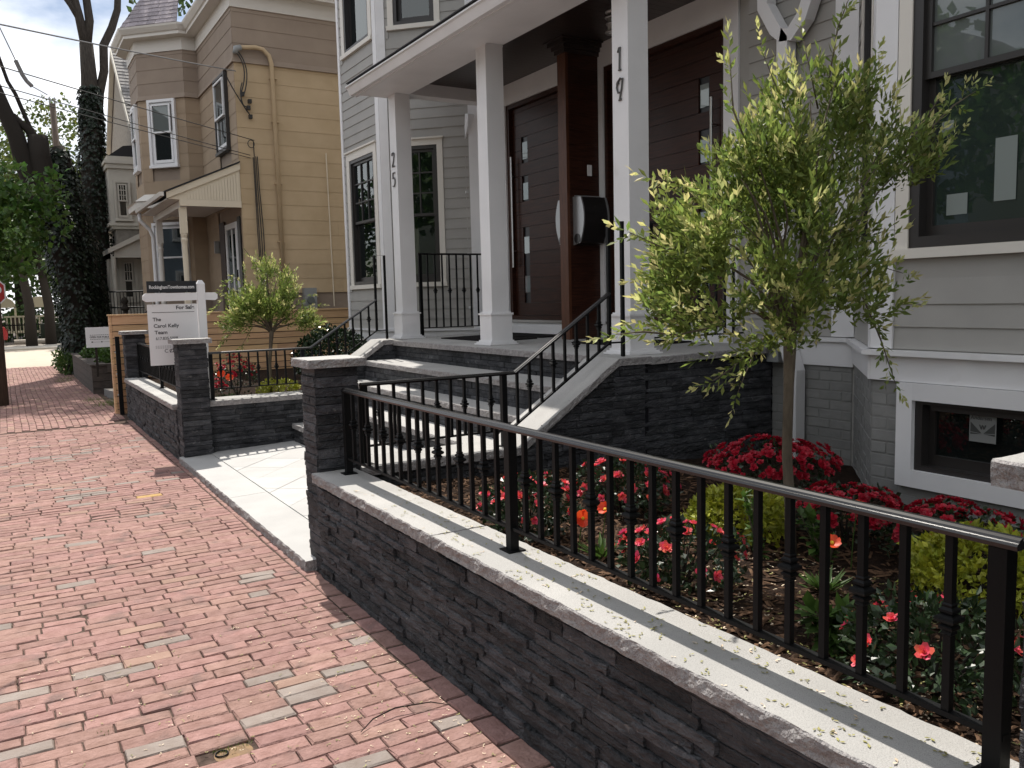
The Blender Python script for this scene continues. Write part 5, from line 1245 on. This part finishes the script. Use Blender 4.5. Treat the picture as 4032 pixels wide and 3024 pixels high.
# ------------------------------------------------------------------ third house
th = thing('shingled_house', 'weathered grey shingled house with steep gable and cream bay beyond the yellow house', 'house', (5, 28, 0))
TSH = mat('weathered_shingle', (0.30, 0.275, 0.24), (0.22, 0.20, 0.175), rough=.95, nscale=12, vary=.12, bump=.5, bscale=60)
TTR = mat('weathered_cream_trim', (0.60, 0.57, 0.50), (0.52, 0.49, 0.43), rough=.7, nscale=3)
mb = MB(); mb.extrude([(3.5, 25.9, 0), (3.5, 25.9, 6.6), (3.5, 28.55, 9.05), (3.5, 31.2, 6.6), (3.5, 31.2, 0)], (7, 0, 0)); mb.obj('wall', TSH, th)
for nm, pts in (('rake_board', [(3.36, 25.65, 6.42), (3.36, 28.55, 9.12), (3.36, 28.55, 9.32), (3.36, 25.65, 6.62)]), ('rake_board', [(3.36, 31.5, 6.42), (3.36, 28.55, 9.12), (3.36, 28.55, 9.32), (3.36, 31.5, 6.62)])):
    mb = MB(); mb.extrude(pts, (.12, 0, 0)); mb.obj(nm, TTR, th)
RS2 = mat('grey_roof_shingle', (0.30, 0.29, 0.28), (0.24, 0.23, 0.225), rough=.95, nscale=20, vary=.2)
dv = (V((0, 28.55, 9.32)) - V((0, 25.62, 6.62))); nn_ = V((0, -dv.z, dv.y)).normalized()
for i in range(22):
    a = V((3.40, 25.62, 6.62)) + dv * (i / 22); x = 3.40
    while x < 6.2:
        w = U(.14, .3); m_ = MB(); q = V((x, a.y, a.z)); m_.v = [tuple(q + nn_ * .02), tuple(q + V((w - .006, 0, 0)) + nn_ * .02), tuple(q + V((w - .006, 0, 0)) + dv / 22), tuple(q + dv / 22), tuple(q), tuple(q + V((w - .006, 0, 0)))]; m_.f = [(0, 1, 2, 3), (4, 5, 1, 0)]; m_.m = [0, 0]
        m_.obj('roof_shingle', RS2, th); x += w
mb = MB(); mb.extrude([(3.36, 28.55, 9.30), (3.36, 31.5, 6.60), (3.36, 31.5, 6.5), (3.36, 28.55, 9.2)], (7, 0, 0)); mb.obj('roof', ROOF, th)
F_t = Face((2.68, 25.0), (3.45, 25.0))
MB().box(2.70, 25.02, 3.72, 3.9, 27.4, 5.35).obj('bay', TTR, th)
for z0, z1, e in ((5.30, 5.42, .05), (5.42, 5.50, .09), (3.80, 3.88, .06), (5.50, 5.62, .02)): MB().box(2.70 - e, 25.02 - e, z0, 3.9, 27.4, z1).obj('bay_trim', TTR, th)
mb = MB(); mb.extrude([(2.72, 25.03, 5.62), (3.9, 25.03, 5.62), (3.9, 25.03, 6.0), (3.1, 25.03, 5.9)], (0, 2.3, 0)); mb.obj('bay_roof', ROOF_DK, th)
window(th, F_t, .17, 3.98, .46, 4.92, frame=TTR, casing=TTR, glass=GLASS_DARK, room=False, cw=.06, grid=(3, 3), crown=False, recess=-.06, fw=.03, proud=.075)
MB().box(2.80, 25.1, 2.9, 3.9, 27.2, 3.72).obj('bay_apron', TSH, th)
mb = MB(); mb.extrude([(2.48, 24.2, 3.02), (2.48, 24.2, 3.14), (3.6, 24.2, 3.72), (3.6, 24.2, 3.58)], (0, 2.2, 0)); mb.obj('porch_roof', TTR, th)
mb = MB(); mb.extrude([(2.62, 24.3, 2.92), (2.62, 24.3, 3.1), (3.55, 24.3, 3.56), (3.55, 24.3, 2.92)], (0, .06, 0)); mb.obj('porch_gable', TTR, th)
MB().box(2.55, 24.95, 1.0, 3.45, 27, 2.92).obj('porch_bay', TTR, th)
F_t2 = Face((2.55, 24.95), (3.45, 24.95)); window(th, F_t2, .30, 1.82, .60, 2.86, frame=TTR, casing=TTR, glass=GLASS_DARK, room=False, cw=.08, grid=(3, 2), crown=False, recess=-.06, fw=.03, proud=.075)
mb = MB(); mb.tube([(2.60, 24.35, .9), (2.60, 24.35, 2.95)], .06, 10); mb.obj('porch_post', TTR, th)
MB().box(2.4, 23.6, 0, 3.8, 24.9, .95).obj('porch_base', GRIME, th)
ir = thing('iron_railing', 'small black iron stair railing in front of the far shingled house', 'railing', (2.5, 22, 1.5), 'black wrought iron railings')
mb = MB()
for z in (2.0, 1.63): mb.tube([(2.2, 22, z), (2.95, 22, z)], .02, 5)
for i in range(11): mb.tube([(2.23 + i * .07, 22, 1.2), (2.23 + i * .07, 22, 2.0)], .009, 5)
mb.obj('bars', IRON, ir)
mb = MB(); mb.tube([(2.47, 21.5, .8), (2.47, 21.5, 1.55)], .05, 8); mb.lathe([(.05, 1.55), (.10, 1.58), (.10, 1.62), (.05, 1.66), (.04, 1.70), (.085, 1.76), (.06, 1.83), (.01, 1.88)], 12, at=(2.47, 21.5, 0)); mb.obj('newel_post', BARK_DK, ir, True)
mb = MB(); mb.tube([(2.45, 20.4, 1.2), (3.05, 20.4, 1.75)], .04, 5); mb.obj('hand_rail', TIMBER, ir)

# ------------------------------------------------------------------ timber planter, slab, public sign
tpn = thing('timber_planter', 'low weathered timber retaining wall with flat cap beside the pavement', 'planter', (1.6, 20, 0))
for k in range(4): 
    MB().box(1.40, 17.9 + .012 * (k % 2), -.05 + .145 * k, 1.62, 23.0, .09 + .145 * k).obj('timber', TIMBER, tpn); MB().box(1.621, 17.9 + .012 * ((k + 1) % 2), -.05 + .145 * k, 3.0, 18.08, .09 + .145 * k).obj('timber', TIMBER, tpn)
MB().box(1.37, 17.87, .531, 1.66, 23.0, .56).obj('cap', TIMBER, tpn); MB().box(1.661, 17.87, .40, 3.0, 18.10, .56).obj('cap', TIMBER, tpn)
MB().box(1.62, 18.08, 0, 6, 23, .42).obj('soil', MULCH, tpn)
mb = MB(); slab(mb, [(1.72, 16.0), (3.2, 16.3), (3.2, 17.2), (1.55, 17.5)], -.02, .12, .01, .08); tag(mb.obj('concrete_step', [CONCRETE, GRIME]), 'pale concrete slab between the cedar fence and the timber planter', 'slab')
for k, (x, y, h, r) in enumerate(((1.9, 18.6, .5, .35), (2.3, 19.0, .6, .4), (1.75, 20.5, .45, .3), (2.2, 21.2, .7, .5), (1.35, 23.6, .5, .25), (1.30, 24.2, .65, .25))):
    t = thing('planter_shrub', ['broad leafed plant under the white notice board', 'tallest leafy plant behind the white notice board', 'low plant on the far half of the timber planter', 'bushy plant at the foot of the ivy covered trunk', 'small green bush at the far end of the timber planter', 'light green bush touching the pavement beyond the planter'][k], 'plant', (x, y, .42 if y < 23 else 0), 'plants around the timber planter')
    z = .42 if y < 23 else 0; mb = MB(); mb.tube([(x, y, z - .1), (x, y, z + h * .5)], .02, 5); mb.obj('stem', BARK_DK, t)
    mb = MB(); shrub(mb, (x, y, z + h * .5), r, r, h * .5, 420, .09, .03, zmin=-.8); mb.obj('leaves', LEAF_MID, t)
nb_ = thing('notice_board', 'white public meeting notice board half hidden behind the cedar fence', 'sign', (1.5, 17.5, .5))
NX = lambda x, z: (x, 17.5, z - .06 * (1.7 - x) * 0)
MB().box(1.31, 17.5, .90, 1.98, 17.515, 1.275).obj('board', WHITEPAINT, nb_)
for x in (1.45, 1.85): MB().box(x, 17.516, .35, x + .04, 17.55, 1.2).obj('leg', BARK_DK, nb_)
text('OPEN FOR PUBLIC MEETING', nb_, (1.375, 17.4985, 1.075), (1, 0, 0), (0, 0, 1), .045, INK, width=.52, bold=.001)
for z, w in ((1.125, .5), (1.045, .4)):
    for q in range(14): MB().box(1.38 + q * w / 14, 17.4975, z, 1.38 + q * w / 14 + w / 19, 17.4995, z + .012).obj('fine_print', INKGREY, nb_)
for q in (0, .16, .32): MB().box(1.40 + q, 17.4975, .99, 1.425 + q, 17.4995, 1.012).obj('print_icon', INK, nb_); 
for q in (0, .16): MB().box(1.43 + q, 17.4975, .997, 1.55 + q, 17.4995, 1.002).obj('rule_line', INKGREY, nb_)

# ------------------------------------------------------------------ street poles
up = thing('utility_pole', 'thick dark wooden utility pole at the left edge of the pavement', 'pole', (-.145, 17, 0))
mb = MB(); mb.tube([(-.165, 17, -.2), (-.15, 17, 4), (-.14, 17, 10)], [.175, .15, .125], 14); mb.obj('shaft', POLE, up, True)
stp = thing('stop_sign', 'red octagonal stop sign partly cut off by the left edge of the photo', 'sign', (-.19, 17.9, 0))
mb = MB(); cen = V((-.20, 17.9, 1.96)); mb.extrude([cen + V((.325 * math.cos(math.pi / 8 + i * math.pi / 4), 0, .325 * math.sin(math.pi / 8 + i * math.pi / 4))) for i in range(8)], (0, .006, 0)); pl = mb.obj('plate', WHITEPAINT, stp)
mb = MB(); mb.extrude([cen + V((.30 * math.cos(math.pi / 8 + i * math.pi / 4), -.002, .30 * math.sin(math.pi / 8 + i * math.pi / 4))) for i in range(8)], (0, .001, 0)); mb.obj('red_field', STOPRED, pl)
text('STOP', pl, (-.20 - .235, 17.896, 1.855), (1, 0, 0), (0, 0, 1), .29, WHITEPAINT, width=.47, bold=.006)
MB().box(-.225, 17.907, 0, -.175, 17.94, 2.2).obj('sign_post', METER, stp)
p2 = thing('utility_pole', 'tall thin grey utility pole with two insulators rising above the distant trees', 'pole', (2.85, 45, 0))
mb = MB(); mb.tube([(2.85, 45, 0), (2.80, 45, 6), (2.72, 45, 11.0)], [.17, .155, .13], 10); mb.obj('shaft', POLE, p2, True)
for dx in (-.1, .1): mb = MB(); mb.lathe([(.03, 10.95), (.05, 11.1), (.03, 11.14), (.06, 11.22), (.02, 11.3)], 8, at=(2.72 + dx, 45, 0)); mb.obj('insulator', METER, p2)
for i in range(7): mb = MB(); mb.tube([(2.5 if i % 2 else 2.85, 44.82, .9 + i * .62), (2.85 if i % 2 else 3.2, 44.82, .9 + i * .62)], .02, 5); mb.obj('step_rung', STEEL, p2)

# ------------------------------------------------------------------ trees
def leafcloud(mb, c, r, n, L, w, m=0, thr=-.12, seed_=0, scale=1.2):
    c = V(c); k = 0; tries = 0
    while k < n and tries < n * 6:
        tries += 1
        d = rdir(); s = R() ** .4; p = c + V((d.x * r[0] * s, d.y * r[1] * s, d.z * r[2] * s))
        if noise.noise(p * scale + V((seed_, 1.7, 0))) < thr: continue
        leaf(mb, p, (rdir() + V((0, 0, -.2))).normalized(), rdir(), L * U(.6, 1.3), w * U(.7, 1.2), m); k += 1
def tree(name, label, limbs, lobes, nleaf, L, w, lm, bm, loc, group, cat='tree', scale=1.2, thr=-.12, ivy=None):
    t = thing(name, label, cat, loc, group)
    for i, (pts, rs) in enumerate(limbs):
        mb = MB(); q = [V(p) for p in pts]; mb.tube(q, rs, 10); mb.obj('trunk' if i == 0 else 'limb', bm, t, True)
    if lobes:
        mb = MB(); tot = sum(l[1][0] * l[1][1] * l[1][2] for l in lobes) if lobes else 1
        for j, (c, r) in enumerate(lobes): leafcloud(mb, c, r, int(nleaf * (r[0] * r[1] * r[2]) / tot), L, w, 0, thr, j, scale)
        mb.obj('crown', lm, t)
    if ivy:
        mb = MB()
        for pts, rs, n in ivy:
            q = [V(p) for p in pts]
            for _ in range(n):
                s = R() * (len(q) - 1); i = min(int(s), len(q) - 2); f = s - i; c = q[i].lerp(q[i + 1], f); rr_ = rs[i] + (rs[i + 1] - rs[i]) * f
                a = U(0, 6.28); o_ = V((math.cos(a), math.sin(a), 0)); ru = rr_ * (1 + .25 * noise.noise(c * 2 + o_ * 1.3)); leaf(mb, c + o_ * ru * U(.9, 1.15), (o_ * .5 + V((0, 0, -.8)) + rdir() * .5).normalized(), o_, U(.07, .13), U(.035, .055))
        mb.obj('ivy', LEAF_IVY, t)
    return t
TG = 'street trees left of the yellow house'
tree('ivy_clad_tree', 'tall tree with its trunk wrapped in dark ivy and bare grey forks against the sky',
     [([(2.15, 26, -.1), (2.26, 26, .9), (2.35, 26, 2.4), (2.39, 26, 4.5), (2.47, 26, 6.5), (2.5, 26, 7.85), (2.49, 26, 8.71)], [.52, .45, .38, .30, .25, .20, .17]),
      ([(2.49, 26, 8.6), (2.61, 26, 9.32), (2.57, 26, 9.9), (2.61, 26, 11.6)], [.12, .11, .10, .07]), ([(2.48, 26, 8.6), (2.36, 26, 9.42), (2.29, 26, 9.8), (2.0, 26, 11.6)], [.13, .11, .10, .06]), ([(2.37, 26, 9.3), (2.19, 26, 9.65), (2.03, 26, 9.9), (1.5, 26, 11)], [.08, .08, .08, .05]),
      ([(2.62, 26, 6.6), (2.73, 26, 7.44), (2.88, 26, 8.03), (2.91, 26, 8.7), (3.15, 26, 9.2), (3.32, 26, 9.7), (3.5, 26, 11.6)], [.12, .115, .11, .11, .10, .09, .06])],
     [((3.2, 25.5, 14.5), (2.6, 2.6, 2.6)), ((0.6, 26, 14.2), (2.4, 2.6, 2.4)), ((2.0, 28, 16), (3, 3, 2.4)), ((-1.5, 25.5, 14.6), (2.2, 2.2, 2.0))], 5200, .30, .10, LEAF_MAPLE, BARK, (2.2, 26, 0), TG, scale=.7, thr=-.02,
     ivy=[([(2.15, 26, 0), (2.26, 26, .9), (2.35, 26, 2.4), (2.39, 26, 4.5), (2.47, 26, 6.5), (2.5, 26, 7.6)], [.62, .56, .50, .40, .28, .22], 5200)])
tree('ivy_clad_tree', 'leaning dark trunk smothered in ivy with a broken top and one bare limb',
     [([(1.85, 24, -.1), (1.75, 24, .89), (1.63, 24, 2.04), (1.40, 24, 3.52), (1.21, 24, 4.43), (1.08, 24, 5.3), (1.08, 24, 5.84)], [.42, .36, .32, .29, .27, .25, .22]),
      ([(1.08, 24, 5.5), (.92, 24, 5.95), (.75, 24, 6.1), (.6, 24, 6.3)], [.14, .11, .08, .05]), ([(1.05, 24, 5.75), (.96, 24, 5.94), (.83, 24, 6.32), (.68, 24, 6.78), (.54, 24, 7.06), (.42, 24, 7.52), (.2, 24, 8.4)], [.06, .05, .05, .045, .04, .04, .03])],
     None, 0, .1, .1, LEAF_IVY, BARK_DK, (1.85, 24, 0), TG, ivy=[([(1.85, 24, 0), (1.75, 24, .89), (1.63, 24, 2.04), (1.40, 24, 3.52), (1.25, 24, 4.3)], [.5, .46, .42, .36, .30], 3400)])
tree('ivy_clad_tree', 'short broken ivy stump between the two taller ivy trunks',
     [([(1.95, 25, -.1), (1.84, 25, 1.06), (1.82, 25, 3.37), (1.66, 25, 4.73), (1.6, 25, 5.37), (1.5, 25, 5.75)], [.42, .36, .32, .28, .26, .2])], None, 0, .1, .1, LEAF_IVY, BARK_DK, (1.95, 25, 0), TG,
     ivy=[([(2.0, 25, 0), (1.9, 25, 1.6), (1.84, 25, 3.3), (1.68, 25, 4.6), (1.52, 25, 5.7)], [.62, .52, .40, .34, .22], 3800)])
tree('maple_tree', 'leaning tree at the left edge with low bright maple foliage in front of dark trunks',
     [([(2.0, 24.6, -.1), (1.85, 24.6, 1.2), (1.55, 24.5, 2.6), (1.10, 24.2, 4.0), (.75, 24, 5.12), (.62, 24, 5.82), (.40, 24, 6.42), (.26, 24, 6.9), (0, 24, 7.6)], [.34, .28, .25, .23, .21, .19, .17, .15, .12])],
     [((.35, 21.2, 4.05), (.85, .8, .75)), ((1.05, 21.2, 4.25), (.55, .5, .50)), ((.2, 21.4, 3.2), (.8, .7, .7)), ((.9, 21.3, 3.45), (.6, .5, .5)), ((-.9, 21.5, 3.8), (1.2, 1, 1.2)), ((.25, 21.5, 2.5), (.6, .6, .5))], 2700, .17, .065, LEAF_MAPLE, BARK_DK, (2.0, 24.6, 0), TG, scale=1.9, thr=-.1)
WG = 'trees of the park beyond the cross street'
for k, (x, y, h, r, n, lab, dens) in enumerate((
    (3.8, 62, 15.5, 3.3, 2600, 'rounded light green tree right behind the thin utility pole', -.15), (-1.5, 60, 14.5, 3.4, 2600, 'yellow green tree at the far left of the park', -.2),
    (1.1, 66, 14.5, 3.0, 2200, 'tree with airy crown between the pole and the left edge', -.2), (6.8, 64, 12.5, 2.4, 1800, 'slim tree peeking out between the ivy trunk and the shingled house', 0.0), (-6, 64, 12, 4, 2000, 'broad park tree beyond the left edge of the photo', -.05))):
    tree('park_tree', lab, [([(x, y, 0), (x + .1, y, h * .4), (x, y, h * .75)], [.3, .24, .1])], [((x, y, h * .62), (r, r, h * .36)), ((x - r * .5, y, h * .45), (r * .8, r, h * .25)), ((x + r * .5, y, h * .5), (r * .8, r, h * .25))], int(n * 3), .26, .12, LEAF_FAR, BARK, (x, y, 0), WG, scale=.55, thr=dens)
for k, (x, y, lab) in enumerate(((.95, 43, 'dark bare lower trunk rising in front of the playground'), (1.75, 44.2, 'dark trunk beside the black hedge across the street'), (-1.2, 47, 'dark trunk at the left behind the stop sign'))):
    tree('park_tree', lab, [([(x + .12, y, 0), (x + .14, y, 1.8), (x - .05, y, 3.4), (x - .25, y, 5)], [.24, .2, .16, .1])], [((x, y + 1, 4.6), (2.1, 1.8, 1.5)), ((x + .8, y + 2, 3.4), (1.3, 1.2, .9))], 1500, .24, .11, LEAF_OAK, BARK_DK, (x, y, 0), WG, scale=.8)
tree('oak_tree', 'tree whose leafy branch tip shows above the shingled bay roof of the yellow house', [([(7.5, 31, 0), (7, 31, 8), (5.2, 30.5, 11.5)], [.35, .28, .06])], [((4.55, 30, 11.2), (.55, .7, .7)), ((5.6, 30.5, 12.2), (1.4, 1.2, 1.0)), ((7, 31, 14), (3, 3, 2))], 1500, .24, .10, LEAF_OAK, BARK, (7.5, 31, 0), None, scale=1.4, thr=-.05)
hd = MB()
for i in range(150): leafcloud(hd, (U(-9, 9), U(53, 58), U(.4, 6.0)), (1.3, 1, 1.0), 70, .28, .13, 0, -.3)
o = hd.obj('undergrowth', LEAF_OAK); o['kind'] = 'stuff'
hg = thing('hedge', 'dense dark clipped hedge behind the far kerb', 'hedge', (2.3, 46, 0))
mb = MB(); mb.box(1.55, 45.6, 0, 3.6, 46.3, .95); mb.obj('core', LEAF_IVY, hg); mb = MB(); leafcloud(mb, (2.55, 45.9, .5), (1.15, .5, .6), 900, .1, .05, 0, -1); mb.obj('leaves', LEAF_IVY, hg)
# playground, fence, kerb log, car
pg = thing('playground', 'beige playground climbing frame with two domed roofs under the park trees', 'playground', (1, 51, 0))
for x in (.05, 1.75):
    mb = MB()
    for i in range(9):
        a = math.pi * i / 8
    pts = [(x + .62 * math.cos(math.pi * i / 8), 50, 1.75 + .55 * math.sin(math.pi * i / 8)) for i in range(9)]; mb.extrude(pts, (0, 1.3, 0)); mb.obj('dome_roof', BEIGE, pg)
    for dx in (-.58, .58): MB().box(x + dx - .05, 50, 0, x + dx + .05, 50.1, 1.8).obj('support', BEIGE, pg)
for i in range(9): MB().box(.2 + i * .18, 49.9, .5, .26 + i * .18, 49.95, 1.25).obj('picket', BEIGE, pg)
MB().box(.1, 49.88, 1.25, 2.2, 49.98, 1.33).obj('deck_rail', BEIGE, pg); MB().box(.1, 49.88, .45, 2.2, 50.8, .55).obj('deck', BEIGE, pg)
MB().box(.42, 49.96, .6, .72, 49.99, 1.3).obj('play_panel', POLE, pg)
pf = thing('park_fence', 'low black picket fence along the park edge', 'fence', (1, 47, 0))
mb = MB()
for i in range(70): mb.box(-3 + i * .1, 46.9, .1, -2.97 + i * .1, 46.93, 1.0)
mb.obj('pickets', IRON, pf); MB().box(-3, 46.88, .88, 4, 46.95, .93).obj('rail', IRON, pf)
pg_s = MB().box(.95, 46.8, .5, 1.25, 46.83, .85); tag(pg_s.obj('small_notice', METER), 'small pale square notice fixed to the black park fence', 'sign')
kl = MB(); kl.tube([(.42, 45.2, .16), (1.9, 45.2, .16)], .11, 8); tag(kl.obj('kerb_log', CONCRETE), 'pale log shaped wheel stop lying along the far kerb', 'wheel stop')
car = thing('parked_car', 'red parked car mostly cut off by the left edge beyond the cross street', 'car', (-1.5, 45.3, 0))
mb = MB(); mb.extrude([(-3.7, 44.4, .3), (.16, 44.4, .3), (.20, 44.4, .55), (.10, 44.4, .85), (-.25, 44.4, .95), (-.8, 44.4, 1.4), (-2.3, 44.4, 1.42), (-3, 44.4, .95), (-3.6, 44.4, .85)], (0, 1.7, 0)); mb.obj('body', CARRED, car)
mb = MB(); mb.extrude([(-.38, 44.39, .95), (-.85, 44.39, 1.34), (-2.25, 44.39, 1.36), (-2.8, 44.39, .95)], (0, 1.72, 0)); mb.obj('windows', CARGLASS, car)
for x in (-.55, -2.8): mb = MB(); mb.tube([(x, 44.38, .31), (x, 44.6, .31)], .31, 16); w_ = mb.obj('wheel', TYRE, car)
MB().box(.17, 44.5, .62, .19, 44.8, .78).obj('tail_light', STOPRED, car)
# the other side of the street (seen only in reflections)
OPP = [mat('opposite_clapboard_%s' % k, c, rough=.7) for k, c in (('sage', (.30, .33, .27)), ('ochre', (.55, .42, .20)), ('slate_blue', (.22, .27, .33)))]
for k, (ya, yb, h, lab) in enumerate(((-7, 1.5, 7.5, 'sage green gabled house across the street'), (4, 12, 8.2, 'ochre gabled house across the street'), (14.5, 23, 7.6, 'slate blue gabled house across the street'))):
    t = thing('opposite_house', lab, 'house', (-18, (ya + yb) / 2, 0), 'houses across the street')
    MB().box(-24, ya, -.1, -15, yb, h).obj('wall', OPP[k], t)
    mb = MB(); mb.extrude([(-15, ya - .3, h), (-15, (ya + yb) / 2, h + 3.2), (-15, yb + .3, h)], (-9, 0, 0)); mb.obj('roof', ROOF_DK, t)
    F = Face((-15, ya), (-15, yb))
    for zz in (1.3, 4.4):
        for q in (.15, .45, .75): window(t, F, F.L * q, zz, F.L * q + 1.0, zz + 1.7, frame=TRIM, casing=TRIM, grid=None, glass=GLASS_DARK, room=False, recess=-.06, proud=.075, crown=False)
for (x, y, lab) in ((-10.6, 1.8, 'street tree on the far kerb opposite the first house'), (-10.8, 13, 'street tree on the far kerb opposite the blue house')):
    tree('street_tree', lab, [([(x, y, 0), (x, y, 3), (x + .2, y, 6)], [.2, .17, .1])], [((x, y, 5.8), (2.4, 2.6, 2.4))], 1500, .34, .16, LEAF_MAPLE, BARK, (x, y, 0), 'street trees behind the camera', scale=.7)
# unseen street trees added behind the photographer to darken the sky there
for (x, y, lab) in ((-2.0, -6, 'unseen street tree added on the kerb behind the photographer to dim the sky'), (1.0, -12, 'unseen street tree added further back along the pavement to dim the sky')):
    tree('street_tree', lab, [([(x, y, 0), (x, y, 4), (x + .2, y, 7)], [.2, .17, .1])], [((x, y, 6.5), (3, 3, 2.6))], 1600, .34, .16, LEAF_MAPLE, BARK, (x, y, 0), 'street trees behind the camera', scale=.7)
